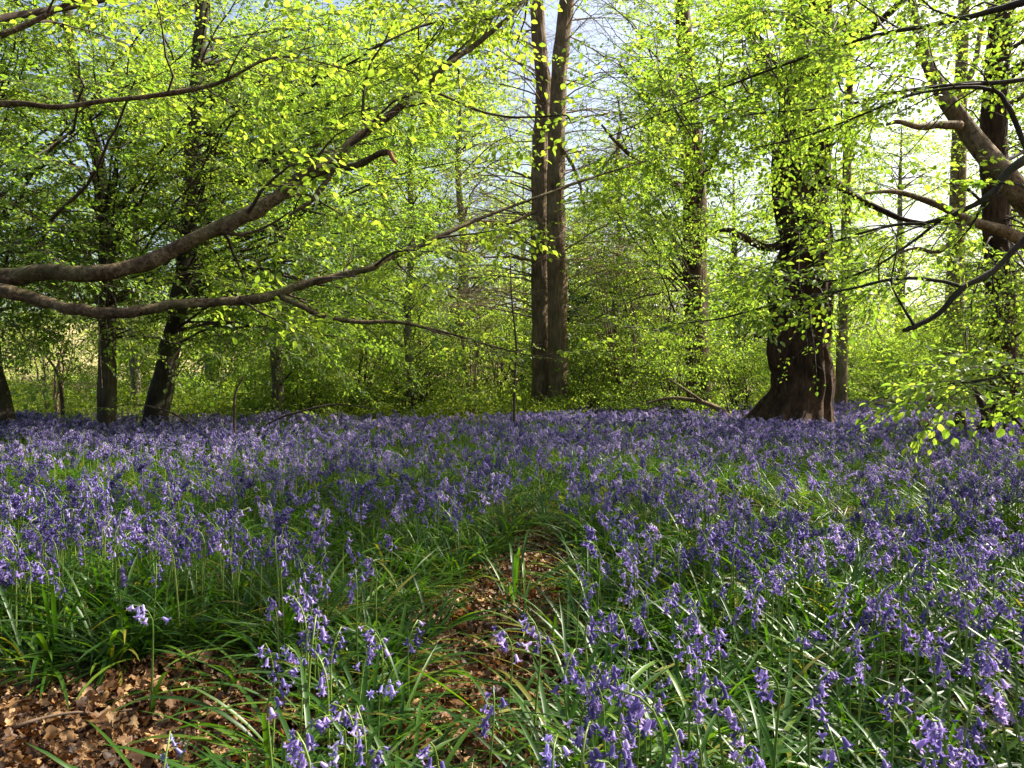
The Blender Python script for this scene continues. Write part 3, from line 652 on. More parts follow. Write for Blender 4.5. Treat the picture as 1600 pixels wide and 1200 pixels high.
# ------------------------------------------------------------------ shrubs
def shrub(name, px, d, w, h, label, leaf, spray, n, cat='shrub', group=None, twig='twig', scale=1.0, step=.14, L=.6, low=.15, bare=False, stems=7):
    b = base_of(px, d)
    t = Tree(name, b, label, cat, group, wood='bark_dark', twig=twig, leaf=leaf, spray=spray)
    st = []
    for k in range(stems):
        a = rng.uniform(0, 2 * PI); q = rng.uniform(.1, .55)
        top = b + np.array([math.cos(a) * w * q, math.sin(a) * w * q, h * rng.uniform(.55, .95)])
        tt = np.linspace(0, 1, 8)[:, None]
        C = b + np.array([math.cos(a), math.sin(a), 0]) * .12 * min(1, w) + (top - b) * tt + np.array([0, 0, 1.0]) * (tt * (1 - tt)) * h * .3 + np.cumsum(rng.normal(0, .03, (8, 3)), 0)
        C[0, 2] = b[2] - .05
        Rr = np.linspace(.012 + .008 * h, .004, 8)
        tube(t.branches, C, Rr, 5, cap=False); st.append((C, Rr))
    for k in range(n):
        a = rng.uniform(0, 2 * PI); q = math.sqrt(rng.uniform(0, 1)); zz = rng.uniform(low, 1)
        prof = math.sin(min(1, .25 + zz * .75) * PI) ** .6 if zz > .4 else .95
        tg = b + np.array([math.cos(a) * w * q * prof, math.sin(a) * w * q * prof, h * zz])
        t.reach([tg], frm=st[k % stems], level=1, nside=3, L=L, step=step, scale=scale, rise=.5, droop=.02, rad=.006, low=.15)
    t.finish('stems', 'foliage')
    return t.root

G = 'understorey shrubs behind the bluebells'
shrub('bright_shrub', 1065, 14.8, 1.5, 1.8, 'bright yellow-green bush at the bluebell edge left of the oak', 'leaf_gold', 'bushy', 46, group=G, low=.05)
shrub('hazel_shrub', 1020, 18.5, 2.2, 4.2, 'tall loose green bush before the reddish trunk', 'leaf_far', 'bushy', 60, group=G, low=.15, scale=1.2)
shrub('hazel_shrub', 1150, 19.0, 2.0, 3.6, 'tall green bush between reddish trunk and oak', 'leaf_gold', 'bushy', 50, group=G, low=.15, scale=1.2)
shrub('bright_shrub', 1160, 15.6, 1.1, 1.5, 'smaller bright bush close against the oak foot', 'leaf_gold', 'bushy', 30, group=G, low=.05)
shrub('hazel_shrub', 950, 18.5, 1.8, 1.9, 'leafy low bush just right of the twin trunk', 'leaf_far', 'bushy', 42, group=G, low=.05)
shrub('hazel_shrub', 780, 20.5, 2.2, 2.4, 'leafy green bush just left of the twin trunk', 'leaf_far', 'bushy', 36, group=G, low=.05, scale=1.2)
shrub('hazel_shrub', 560, 17.0, 2.6, 2.6, 'broad green bush under the end of the lower limb', 'leaf_far', 'bushy', 42, group=G, low=.05, scale=1.2)
shrub('hazel_shrub', 660, 18.5, 2.2, 2.8, 'dense fresh green bush beside the brown thicket', 'leaf_far', 'bushy', 40, group=G, low=.05, scale=1.2)
shrub('hazel_shrub', 410, 18.0, 2.2, 2.4, 'sunlit green bush right of the leaning trunk', 'leaf_gold', 'bushy', 36, group=G, low=.05, scale=1.2)
shrub('bright_shrub', 640, 15.6, 1.9, 1.5, 'low bright green bush at the far bluebell edge below the bare thicket', 'leaf_far', 'bushy', 44, group=G, low=.05)
shrub('bright_shrub', 480, 15.2, 1.7, 1.3, 'low bright green bush at the far bluebell edge right of the leaning trunk', 'leaf_far', 'bushy', 36, group=G, low=.05)
shrub('bright_shrub', 925, 16.2, 1.2, 1.5, 'low bright green bush hugging the foot of the twin trunk', 'leaf_far', 'bushy', 36, group=G, low=.05)
shrub('holly_bush', 930, 22.0, 2.4, 4.6, 'dark evergreen holly right of the twin trunk', 'leaf_holly', 'holly', 55, cat='holly', group=G, low=.05, scale=1.5, step=.2)
shrub('holly_bush', 1010, 24.0, 2.0, 3.4, 'dark low evergreen holly behind the bright bush', 'leaf_holly', 'holly', 60, cat='holly', group=G, low=.05, scale=1.5, step=.2)
shrub('bare_thicket', 735, 17.5, 1.2, 2.6, 'brown bare twiggy thicket left of the twin trunk', 'bud', 'bud', 34, cat='thicket', group=G, twig='twig_tan', low=.1, step=.16, L=.7)
shrub('bare_thicket', 985, 17.0, 2.3, 4.2, 'tan bare twigs rising over the holly', 'bud', 'bud', 26, cat='thicket', group=G, twig='twig_tan', low=.5, step=.18, L=.8)
shrub('bare_thicket', 85, 15.5, 1.0, 2.2, 'thin bare brushwood before the pale hillside', 'bud', 'bud', 16, cat='thicket', group=G, twig='twig_tan', low=.3, step=.2, L=.6)
shrub('hazel_shrub', 1400, 22.0, 3.0, 2.0, 'low yellow-green bush in the bright gap right of the oak', 'leaf_gold', 'bushy', 60, group=G, low=.05, scale=1.3)
shrub('hazel_shrub', 1560, 15.5, 1.8, 2.4, 'yellow-green bush behind the burred trunk', 'leaf_gold', 'bushy', 46, group=G, low=.05)
shrub('hazel_shrub', 1480, 26.0, 3.0, 2.8, 'pale green bush around the far pale trunk', 'leaf_far', 'bushy', 50, group=G, low=.05, scale=1.6, step=.2)
shrub('hazel_shrub', 250, 21.0, 2.4, 2.6, 'green bush between the slim and the leaning trunk', 'leaf_beech', 'bushy', 40, group=G, low=.05, scale=1.3)
far_bush = [shrub('hazel_shrub', 0, 20, 3.2, 3.6, '', 'leaf_far', 'far', 60, group='far bushes closing the view', low=.03, step=.3, L=1.0), shrub('hazel_shrub', 0, 20, 3.0, 3.0, '', 'leaf_beech', 'far', 60, group='far bushes closing the view', low=.03, step=.3, L=1.0)]
FB = [(30, 38, 'far bush on the slope left of the slim beech'), (210, 34, 'far bush between the slim and leaning trunks'), (360, 30, 'far bush just right of the leaning trunk'), (480, 33, 'far bush under the fork of the lower limb'),
      (590, 30, 'far bush below the hanging stub'), (700, 27, 'far bush behind the bare brown thicket'), (815, 30, 'far bush touching the twin trunk on its left side'), (905, 27, 'far bush showing between twin trunk and holly'),
      (1000, 33, 'far bush behind the bright bush'), (1110, 27, 'far bush behind the reddish trunk'), (1200, 29, 'far bush against the left edge of the oak'), (1310, 30, 'far bush behind the thin trunk beside the oak'),
      (1390, 36, 'far bush low in the bright gap'), (1450, 33, 'far bush left of the pale far trunk'), (1540, 29, 'far bush between pale trunk and burred trunk'), (1640, 26, 'far bush at the edge beyond the burred trunk')]
def copy_thing(o):
    c = o.copy(); root_col.objects.link(c)
    for ch in o.children:
        k = ch.copy(); root_col.objects.link(k); k.parent = c
    return c
for i, (px, dd, lab) in enumerate(FB):
    o = far_bush[i] if i < 2 else copy_thing(far_bush[i % 2])
    o.location = tuple(base_of(px, dd)); o.rotation_euler = (0, 0, rng.uniform(0, 6.28)); q = rng.uniform(.85, 1.2); o.scale = (q, q, q * rng.uniform(.8, 1.1)); o['label'] = lab
print('shrubs done')

# ------------------------------------------------------------------ trees of the wood behind: two kinds, copied
def backdrop_tree(name, leaf, h, crown_w, n, label, bark='bark_far'):
    t = Tree(name, (0, 0, 0), label, 'tree', 'trees of the wood behind', wood=bark, leaf=leaf, spray='far')
    P = np.array([[0, 0, -.3], [.05, 0, h * .2], [-.1, .1, h * .45], [.15, 0, h * .7], [0, .1, h]]); 
    t.trunk(P, [.24, .2, .16, .1, .02], 12, 30, .05)
    tg = []
    for k in range(n):
        a = rng.uniform(0, 2 * PI); q = math.sqrt(rng.uniform(.03, 1)); zz = rng.uniform(.08, 1)
        w = crown_w * (math.sin(min(1, .18 + zz * .8) * PI) ** .6)
        tg.append(np.array([math.cos(a) * w * q, math.sin(a) * w * q, h * zz]))
    t.reach(tg, L=1.7, nside=3, step=.34, scale=1.15, rad=.02)
    t.finish()
    return t.root

def copy_tree(o):
    c = o.copy(); root_col.objects.link(c)
    for ch in o.children:
        k = ch.copy(); root_col.objects.link(k); k.parent = c
    return c

protos = [backdrop_tree('woodland_tree', 'leaf_far', 11, 3.8, 120, ''), backdrop_tree('woodland_tree', 'leaf_beech', 13, 3.6, 130, ''), backdrop_tree('woodland_tree', 'leaf_gold', 9, 4.0, 100, '')]
spots = [  # px, distance, kind, scale, turn, label
    (-40, 27, 1, 1.0, .3, 'far green tree seen past the flared trunk at the frame edge'),
    (330, 25, 1, 1.05, 1.2, 'far green tree behind the leaning trunk'),
    (470, 23, 0, .95, 2.0, 'far pale green tree above the broken stub of the upper limb'),
    (600, 28, 1, 1.1, 2.9, 'far green tree under the gap of blue sky'),
    (720, 26, 0, .95, 4.0, 'far pale green tree left of the twin trunk'),
    (900, 32, 2, 1.0, .6, 'far yellow-green tree behind the holly'),
    (1010, 30, 1, .9, 5.0, 'far green tree beyond the reddish trunk'),
    (1150, 27, 2, 1.0, 1.7, 'far yellow-green tree filling the space before the oak'),
    (1260, 34, 0, 1.0, 3.3, 'far pale green tree hidden behind the oak trunk'),
    (1405, 46, 0, 1.4, 4.4, 'tall far tree veiling the bright gap right of the oak'),
    (1590, 30, 2, 1.0, 2.2, 'far yellow-green tree behind the burred trunk'),
    (1450, 60, 0, .5, 5.6, 'hazy pale tree beneath the brightest patch of sky'),
    (180, 45, 0, .9, 1.0, 'far pale tree on the hillside beyond the slim trunk'),
    (820, 46, 0, 1.1, 2.6, 'far pale tree seen between thicket and twin trunk'),
    (540, 48, 2, 1.0, 3.9, 'distant yellow-green tree behind the broad bush'),
    (1700, 20, 1, .95, 4.9, 'green tree standing past the right frame edge'),
]
used = [False] * 3
for px, dd, k, sc, rz, lab in spots:
    o = protos[k] if not used[k] else copy_tree(protos[k]); used[k] = True
    b = base_of(px, dd); o.location = tuple(b); o.rotation_euler = (0, 0, rz); o.scale = (sc, sc, sc * rng.uniform(.92, 1.08))
    o['label'] = lab
print('backdrop done')

# ------------------------------------------------------------------ saplings, fallen branches, stumps
def sapling(px, d, pts, label, n=3, leaf='leaf_beech', kind='mid'):
    t = Tree('sapling', base_of(px, d), label, 'sapling', 'thin saplings among the bluebells', wood='twig', leaf=leaf, spray=kind)
    P, R = pixtrunk(pts, d)
    pr = t.trunk(P, R, 6, 30, .03, name='stem')
    if n: t.sides(*pr, n, .5, .35, 1, 0, .25, .8)
    t.finish('twigs', 'foliage')
sapling(803, 11.5, [(803, 680, 5), (804, 600, 4.5), (807, 545, 4), (800, 470, 3), (798, 420, 2), (800, 380, 1.5)], 'thin straight sapling standing in front of the twin trunk', 4)
sapling(368, 8.5, [(368, 720, 5), (366, 650, 4), (368, 615, 3.5), (380, 588, 2)], 'short thin sapling among the bluebells below the lower limb', 0)
sapling(98, 14, [(98, 690, 7), (98, 640, 6), (92, 590, 5), (75, 560, 3), (60, 545, 2)], 'crooked sapling beside the slim beech', 2)
sapling(470, 9.0, [(375, 700, 4), (420, 662, 3.5), (480, 640, 3), (530, 632, 2.5), (590, 640, 1.5)], 'thin arching twig bent low over the bluebells', 3)
sapling(210, 9.5, [(330, 700, 4), (300, 665, 3.5), (255, 640, 3), (205, 632, 2.5), (160, 640, 1.5)], 'thin arching twig in front of the slim beech', 3)
sapling(1505, 5.2, [(1640, 760, 6), (1610, 690, 5), (1570, 640, 4), (1520, 615, 3), (1470, 606, 2)], 'leafy yellow-green sapling arching in from the frame edge', 7, 'leaf_gold', 'near')

def fallen(name, pix, label, cat, mat, side=None):
    P = np.array([W(a, b, d) for a, b, w, d in pix]); R = np.array([w * d / F / 2 for a, b, w, d in pix])
    base = P.mean(0); base[2] = float(ground_z(base[0], base[1]))
    root = empty(name, tuple(base)); tag(root, label, cat)
    mb = MB(); n = len(pix) * 8
    tube(mb, catmull(P, n), np.interp(np.linspace(0, len(P) - 1, n), np.arange(len(P)), R), 10, rough=.08)
    mb.obj('stem' if cat != 'stump' else 'broken_trunk', [M[mat]], root, off=base)
    for q in side or ():
        P = np.array([W(a, b, d) for a, b, w, d in q]); R = np.array([w * d / F / 2 for a, b, w, d in q])
        mb = MB(); tube(mb, catmull(P, 14), np.interp(np.linspace(0, len(P) - 1, 14), np.arange(len(P)), R), 7, rough=.08)
        mb.obj('side_branch', [M[mat]], root, off=base)
    return root
fallen('fallen_branch', [(1142, 655, 10, 13), (1125, 640, 9, 13), (1095, 628, 7, 13), (1050, 622, 5, 13.2), (1010, 630, 3, 13.4)], 'brown fallen branch bending over the bluebells below the bright bush', 'branch', 'bark_twin',
       [[(1100, 629, 5, 13), (1065, 605, 3.5, 13), (1045, 592, 2, 13)], [(1140, 648, 4, 13), (1132, 615, 2, 13)]])
fallen('fallen_branch', [(1360, 632, 6, 15), (1410, 624, 8, 15), (1470, 623, 9, 15), (1540, 626, 9, 15), (1620, 640, 10, 14.5)], 'long brown fallen branch lying behind the stumps', 'branch', 'bark_twin',
       [[(1400, 632, 4, 14.8), (1440, 634, 5, 14.6), (1490, 640, 4, 14.5)]])
fallen('tree_stump', [(1538, 700, 28, 8.8), (1540, 672, 25, 8.8), (1543, 655, 18, 8.8), (1535, 632, 11, 8.9), (1522, 606, 6, 9)], 'dark broken stump with a slanting snag among the bluebells', 'stump', 'bark_oak')
fallen('tree_stump', [(1500, 680, 17, 10.2), (1500, 660, 16, 10.2), (1500, 646, 15, 10.2)], 'short cut stump beside the slanting snag', 'stump', 'bark_oak')
fallen('tree_stump', [(1448, 692, 26, 9.6), (1446, 668, 22, 9.6), (1440, 658, 12, 9.6)], 'low rotten stump sunk in the bluebells right of the oak', 'stump', 'wood_red')
b = base_of(580, 1.66)
fallen('fallen_twig', [(535, 1170, 5, 1.66), (560, 1174, 6, 1.65), (585, 1186, 6, 1.62), (612, 1200, 6, 1.58)], 'pale bare twig lying on the leaf litter', 'twig', 'bark_pale')

for (px, py, L, a, lab) in ((120, 1150, .26, .4, 'thin brown stick on the sunlit litter in the corner'), (330, 1120, .2, 2.2, 'short dark stick lying across the litter beneath the leaves'), (690, 1010, .22, 1.1, 'thin brown stick on the litter path'), (760, 930, .16, 2.7, 'small brown stick higher up the litter path')):
    dd = CAM_H * F / (py - HOR); c = np.array([(px - 800) / F * dd, dd, 0.0]); c[2] = float(ground_z(c[0], c[1])) + .03
    root = empty('fallen_twig', tuple(c)); tag(root, lab, 'twig')
    q = np.linspace(-.5, .5, 9)[:, None]; P = c + q * L * np.array([math.cos(a), math.sin(a), .06]) + np.cumsum(rng.normal(0, .004, (9, 3)), 0)
    mb = MB(); tube(mb, P, np.linspace(.0045, .002, 9), 6, rough=.15); mb.obj('stick', [M['twig_tan' if px != 330 else 'twig']], root, off=c)
# ------------------------------------------------------------------ instanced ground cover (uncountable stuff)
def gn_scatter(name, protos_, pts, rots, scales, idx, mats_kind='stuff', label=None):
    col = bpy.data.collections.new(name + '_sources')
    for i, me in enumerate(protos_):
        o = bpy.data.objects.new('%s_source_%02d' % (name, i), me); col.objects.link(o)
    me = bpy.data.meshes.new(name); n = len(pts)
    me.vertices.add(n); me.vertices.foreach_set('co', np.asarray(pts, np.float32).ravel())
    a = me.attributes.new('rotv', 'FLOAT_VECTOR', 'POINT'); a.data.foreach_set('vector', np.asarray(rots, np.float32).ravel())
    a = me.attributes.new('scl', 'FLOAT_VECTOR', 'POINT'); a.data.foreach_set('vector', np.asarray(scales, np.float32).ravel())
    a = me.attributes.new('pick', 'INT', 'POINT'); a.data.foreach_set('value', np.asarray(idx, np.int32))
    me.update()
    o = bpy.data.objects.new(name, me); link(o); tag(o, label, kind=mats_kind)
    ng = bpy.data.node_groups.new(name + '_nodes', 'GeometryNodeTree')
    ng.interface.new_socket('Geometry', in_out='INPUT', socket_type='NodeSocketGeometry')
    ng.interface.new_socket('Geometry', in_out='OUTPUT', socket_type='NodeSocketGeometry')
    N = ng.nodes; Lk = ng.links
    gi = N.new('NodeGroupInput'); go = N.new('NodeGroupOutput')
    ip = N.new('GeometryNodeInstanceOnPoints'); ci = N.new('GeometryNodeCollectionInfo')
    ci.inputs['Collection'].default_value = col; ci.inputs['Separate Children'].default_value = True; ci.inputs['Reset Children'].default_value = True
    def attr(nm, ty):
        q = N.new('GeometryNodeInputNamedAttribute'); q.data_type = ty; q.inputs['Name'].default_value = nm; return q.outputs['Attribute']
    ip.inputs['Pick Instance'].default_value = True
    Lk.new(gi.outputs[0], ip.inputs['Points']); Lk.new(ci.outputs[0], ip.inputs['Instance'])
    e2r = N.new('FunctionNodeEulerToRotation'); Lk.new(attr('rotv', 'FLOAT_VECTOR'), e2r.inputs[0]); Lk.new(e2r.outputs[0], ip.inputs['Rotation'])
    Lk.new(attr('scl', 'FLOAT_VECTOR'), ip.inputs['Scale']); Lk.new(attr('pick', 'INT'), ip.inputs['Instance Index'])
    Lk.new(ip.outputs[0], go.inputs[0])
    md = o.modifiers.new('scatter', 'NODES'); md.node_group = ng
    return o

# ---- bluebell shapes
def bell_geo(r, L=.0160):
    """hanging six-lobed bell, attachment at the origin, mouth downwards"""
    rings = [(0.0, .0014), (-.12, .0026), (-.45, .0032), (-.76, .0038)]
    V = []; S = 6
    for z, rad in rings:
        for k in range(S): a = k / S * 2 * PI; V.append((rad * math.cos(a), rad * math.sin(a), z * L))
    n0 = len(V)
    for k in range(S):
        a = (k + .5) / S * 2 * PI; c = r.uniform(.9, 1.15)
        V.append((.0068 * c * math.cos(a), .0068 * c * math.sin(a), -.98 * L))
        V.append((.0098 * c * math.cos(a), .0098 * c * math.sin(a), -.84 * L))
    Fq = []; Ft = []
    for q in range(len(rings) - 1):
        for k in range(S): Fq.append((q * S + k, q * S + (k + 1) % S, (q + 1) * S + (k + 1) % S, (q + 1) * S + k))
    b = (len(rings) - 1) * S
    for k in range(S):
        Ft.append((b + k, b + (k + 1) % S, n0 + 2 * k))
        Ft.append((b + k, n0 + 2 * k, n0 + 2 * k + 1)); Ft.append((b + (k + 1) % S, n0 + 2 * k + 1, n0 + 2 * k))
    return np.array(V), np.array(Fq), np.array(Ft)

def blade_geo(r, L, w, arch, tw=0.0, seg=8):
    """one strap leaf rising from the origin and arching over along +x"""
    V = []; p = np.zeros(3); a = r.uniform(.65, 1.32)
    for k in range(seg + 1):
        t = k / seg
        ww = w * (0.55 + 0.9 * t) * (1 - t ** 3.2) ** .7 * .75 + .0004
        side = np.array([0, 1.0, 0]) * math.cos(tw * t) + np.array([-math.sin(a), 0, math.cos(a)]) * math.sin(tw * t)
        up = np.array([-math.sin(a), 0, math.cos(a)])
        V += [p + side * ww / 2 + up * ww * .16, p.copy(), p - side * ww / 2 + up * ww * .16]
        p = p + np.array([math.cos(a), 0, math.sin(a)]) * L / seg
        a -= arch / seg * (0.5 + t)
    i = np.arange(seg)[:, None] * 3
    Fq = np.concatenate([i + np.array([[0, 1, 4, 3]]), i + np.array([[1, 2, 5, 4]])])
    return np.array(V), Fq

def bluebell_spec(r, h, nb, nod=1.0):
    h = h * .88
    """stalk path and the bell placements of one plant; nods towards +x"""
    lean = r.uniform(-.06, .06); n = 14; t = np.linspace(0, 1, n)
    ang = PI / 2 - lean - np.where(t > .66, ((t - .66) / .34) ** 1.4 * r.uniform(.8, 2.1) * nod, 0)
    st = h * 1.06 / (n - 1)
    X = np.concatenate([[0], np.cumsum(np.cos(ang[:-1]) * st)]); Z = np.concatenate([[0], np.cumsum(np.sin(ang[:-1]) * st)])
    Y = .012 * np.sin(t * 3 + r.uniform(0, 6)) * t
    P = np.stack([X, Y, Z], 1); R = np.linspace(.0031, .0014, n)
    bells = []
    for k in range(nb):
        u = .75 + .25 * (k + .3) / nb; q = u * (n - 1); i = min(n - 2, int(q)); f = q - i
        p = P[i] * (1 - f) + P[i + 1] * f
        az = r.normal(0, .95) if k % 3 else r.uniform(-PI, PI)
        out = np.array([math.cos(az), math.sin(az), .25]); pl = r.uniform(.007, .018) * (1.15 - .5 * (k / nb))
        q1 = p + out * pl
        tilt = r.uniform(.1, 1.0)
        bells.append((p, q1, az, tilt, r.uniform(.85, 1.2) * (1.0 if k < nb - 2 else .72)))
    return P, R, bells

def bell_matrix(q1, az, tilt, sc):
    return Matrix.Translation(Vector(q1)) @ Matrix.Rotation(az, 4, 'Z') @ Matrix.Rotation(-tilt, 4, 'Y') @ Matrix.Diagonal((sc, sc, sc, 1))

frng = np.random.default_rng(21)
BELLS = []
for q in range(3):
    V, Fq, Ft = bell_geo(frng); BELLS.append((V, Fq, Ft))

def flower_mesh(r, h, nb, name, bell='bell', fat=1.0, blades=0):
    mb = MB(); P, R, bells = bluebell_spec(r, h, nb)
    tube(mb, P[::2] if fat > 1 else P, (R[::2] if fat > 1 else R) * fat, 4, 0, cap=False)
    for p, q1, az, tilt, sc in bells:
        tube(mb, np.array([p, (p + q1) / 2 + [0, 0, .002], q1]), [.0008 * fat] * 3, 3, 0, cap=False)
        V, Fq, Ft = BELLS[r.integers(0, 3)]
        mtx = np.array(bell_matrix(q1, az, tilt, sc * fat))
        V = V @ mtx[:3, :3].T + mtx[:3, 3]
        mb.add_multi(V, [(Fq, 1), (Ft, 1)])
    return mb.mesh(name, [M['stalk'], M[bell]], smooth=True)

flower_protos = [flower_mesh(frng, frng.uniform(.27, .36), int(frng.integers(9, 18)), 'bluebell_flower_%d' % k) for k in range(9)]
far_protos = [flower_mesh(frng, frng.uniform(.28, .36), int(frng.integers(8, 13)), 'far_bluebell_flower_%d' % k, fat=1.35) for k in range(6)]

def clump_mesh(r, n, name, Lr=(.2, .38)):
    mb = MB()
    for k in range(n):
        V, Fq = blade_geo(r, r.uniform(*Lr), r.uniform(.008, .0145), r.uniform(.6, 1.9), r.normal(0, .5))
        if k % 6 == 0: V[9:] = V[9:] * [1, 1, .35] + V[9] * [0, 0, .65] - [0, 0, .0] + (V[9:] - V[9]) * [0, 0, -.6]
        a = r.uniform(0, 2 * PI); Rm = rot((0, 0, 1), a)
        mb.add(V @ Rm.T + np.array([r.normal(0, .018), r.normal(0, .018), -.005]), Fq)
    return mb.mesh(name, [M['blade']], smooth=True)
clump_protos = [clump_mesh(frng, int(frng.integers(14, 22)), 'blade_clump_%d' % k) for k in range(8)]

def litter_mesh(r, name):
    """dry lobed leaf, curled"""
    L = r.uniform(.034, .062); w = L * r.uniform(.45, .65); n = 7
    V = []; cu = r.uniform(-22, 34); cl = r.uniform(-45, 45); tw = r.normal(0, 1.0)
    for k in range(n):
        t = k / (n - 1); x = (t - .5) * L
        hw = w / 2 * math.sin(PI * min(1, .06 + t * .92)) ** .8 * (1 + .32 * (1 if k % 2 else -1))
        for s in (-1, -.5, 0, .5, 1):
            y = hw * s
            V.append((x, y, cu * y * y + cl * x * x * .4 + tw * x * y * 12 + r.normal(0, .0026)))
    i = (np.arange(n - 1)[:, None] * 5 + np.arange(4)[None]).ravel()
    Fq = np.stack([i, i + 1, i + 6, i + 5], 1)
    mb = MB(); mb.add(np.array(V) + [0, 0, .006], Fq)
    return mb.mesh(name, [M['litter']], smooth=True)
def shred_mesh(r, name):
    mb = MB()
    for q in range(4):
        a = r.uniform(0, 6.28); o = r.normal(0, .014, 3) * [1, 1, .2]; L = r.uniform(.008, .022)
        V = np.array([[0, 0, 0], [L, L * .2, r.normal(0, .004)], [L * .9, L * .8, r.normal(0, .005)], [.1 * L, L * .55, r.normal(0, .004)]]) @ rot((0, 0, 1), a).T @ rot((1, 0, 0), r.normal(0, .5)).T
        mb.add(V + o + [0, 0, .012], [(0, 1, 2, 3)])
    return mb.mesh(name, [M['litter']], smooth=False)
litter_protos = [litter_mesh(frng, 'dry_leaf_%d' % k) if k < 7 else shred_mesh(frng, 'leaf_shred_%d' % k) for k in range(10)]

# ---- where things grow (ground plane metres)
def seg_dist(x, y, pts):
    d = np.full(np.shape(x), 1e9)
    for (x0, y0), (x1, y1) in zip(pts[:-1], pts[1:]):
        vx, vy = x1 - x0, y1 - y0
        t = np.clip(((x - x0) * vx + (y - y0) * vy) / (vx * vx + vy * vy), 0, 1)
        d = np.minimum(d, np.hypot(x - x0 - t * vx, y - y0 - t * vy))
    return d
PATH = [(-.13, 1.9), (-.07, 2.4), (.02, 2.9), (.12, 3.6), (.16, 4.6)]
def path_d(x, y): return seg_dist(x, y, PATH) - .18 * sstep(4.6, 2.6, y) - .01
def lobe(x, y, cx, cy, rx, ry): return np.sqrt(((x - cx) / rx) ** 2 + ((y - cy) / ry) ** 2) - 1
def litter_bare(x, y):
    """1 on the open leaf litter"""
    left = sstep(2.08, 1.92, y + .12 * np.sin(x * 9) + .10 * (x + .9)) * sstep(-.42, -.52, x)
    path = sstep(.06, -.02, path_d(x, y) + .04 * np.sin(y * 11) + .03 * np.sin(x * 17))
    return np.maximum(left, path)
def field_far(x):
    return 13.6 + 6.5 * sstep(.6, 2.5, x) + 3.0 * sstep(6, 9, x)
def noise2(x, y, s):
    return (np.sin(x * s + 1.3 * np.sin(y * s * .7 + .5)) + np.sin(y * s * 1.17 + 1.7 * np.sin(x * s * .63 + 2.1)) + np.sin((x + y) * s * .53 + 1)) / 3
def flower_density(x, y):
    rho = np.where(y < 4, 135.0, 125.0) * np.where((x < 0) & (y < 5), 1.25, 1) * np.ones_like(x)
    rho = rho * np.clip(.8 + .75 * noise2(x, y, 2.9) + .45 * noise2(x + 7, y, 7.3), .12, 2) * (.85 + .35 * noise2(x, y, .8))
    rho *= sstep(0, 1.0, field_far(x) - y + .5 * np.sin(x * 1.4))
    leftside = sstep(.05, -.1, x - .02 * y)
    start = 2.0 + .08 * np.sin(x * 5) + .12 * noise2(x, y, 9)
    rho *= 1 - leftside * (1 - .07 - .38 * sstep(-.75, -.45, x)) * sstep(start + .35, start - .05, y)
    rho *= 1 - .92 * sstep(.22, .02, path_d(x, y))
    rho *= 1 - .35 * sstep(.25, .0, lobe(x, y, -.22, 3.2, .3, .4))
    rho *= 1 - sstep(.3, .5, litter_bare(x, y))
    rho *= sstep(.98, 1.2, np.hypot(x, y))
    rho *= 1 - .6 * sstep(.35, .05, lobe(x, y, .42, 1.7, .2, .3))
    rho *= 1 - .8 * sstep(.3, .0, lobe(x, y, -.08, 1.6, .18, .5))
    return np.clip(rho, 0, None)

def scatter(dmin, dmax, dens, dens_max, wide=.78):
    """random points whose density follows dens; the nearest band also covers the ground beside the camera"""
    if dmin < 1.5:
        hw = wide * dmax + .8
        n = int(2 * hw * (dmax - .2) * dens_max)
        xx = rng.uniform(-hw, hw, n); yy = rng.uniform(.2, dmax, n)
    else:
        n = int((wide * (dmax ** 2 - dmin ** 2) + 1.6 * (dmax - dmin)) * dens_max)
        yy = np.sqrt(rng.uniform(dmin ** 2, dmax ** 2, n)); xx = rng.uniform(-1, 1, n) * (wide * yy + .8)
    keep = rng.uniform(0, 1, n) < dens(xx, yy) / dens_max
    return xx[keep], yy[keep]

TRUNKS = [(float(a[0]), float(a[1]), r) for a, r in ((base_of(167, 11), .2), (base_of(243, 11.6), .25), (base_of(1248, 11.8), .62), (base_of(845, 17.8), .3), (base_of(875, 17.4), .3), (base_of(1570, 10.6), .3))]
def clear(x, y):
    k = np.ones(np.shape(x), bool)
    for a, b, r in TRUNKS: k &= np.hypot(x - a, y - b) > r
    return k

# blades everywhere under the flowers
def blade_density(x, y):
    rho = 112.0 * (.8 + .3 * noise2(x, y, 3.1)) * np.ones_like(x)
    rho *= sstep(0, 1.0, field_far(x) - y + .4)
    rho *= 1 - .97 * sstep(.35, .65, litter_bare(x, y))
    rho *= 1 - .8 * sstep(.25, .0, lobe(x, y, -.11, 1.68, .2, .42))
    return rho * sstep(.8, 1.1, np.hypot(x, y))
def blade_scatter():
    X = []; Y = []; S = []
    for a, b, mul in ((.7, 4, 1.0), (4, 8, .75), (8, 24, .42)):
        x, y = scatter(a, b, lambda u, v: blade_density(u, v) * mul, 135.0)
        X.append(x); Y.append(y); S.append(np.full(len(x), 1.0 if b < 5 else .9))
    x = np.concatenate(X); y = np.concatenate(Y); s = np.concatenate(S)
    k = clear(x, y); x, y, s = x[k], y[k], s[k]; n = len(x)
    rz = rng.uniform(0, 2 * PI, n)
    sc = s * rng.uniform(.75, 1.2, n)
    gn_scatter('bluebell_foliage', clump_protos, np.stack([x, y, ground_z(x, y)], 1), np.stack([rng.normal(0, .08, n), rng.normal(0, .08, n), rz], 1),
               np.stack([sc, sc, sc * rng.uniform(.55, .9, n)], 1), rng.integers(0, 8, n), label='long glossy green bluebell leaves carpeting the woodland floor')
    print('blades', n)
blade_scatter()

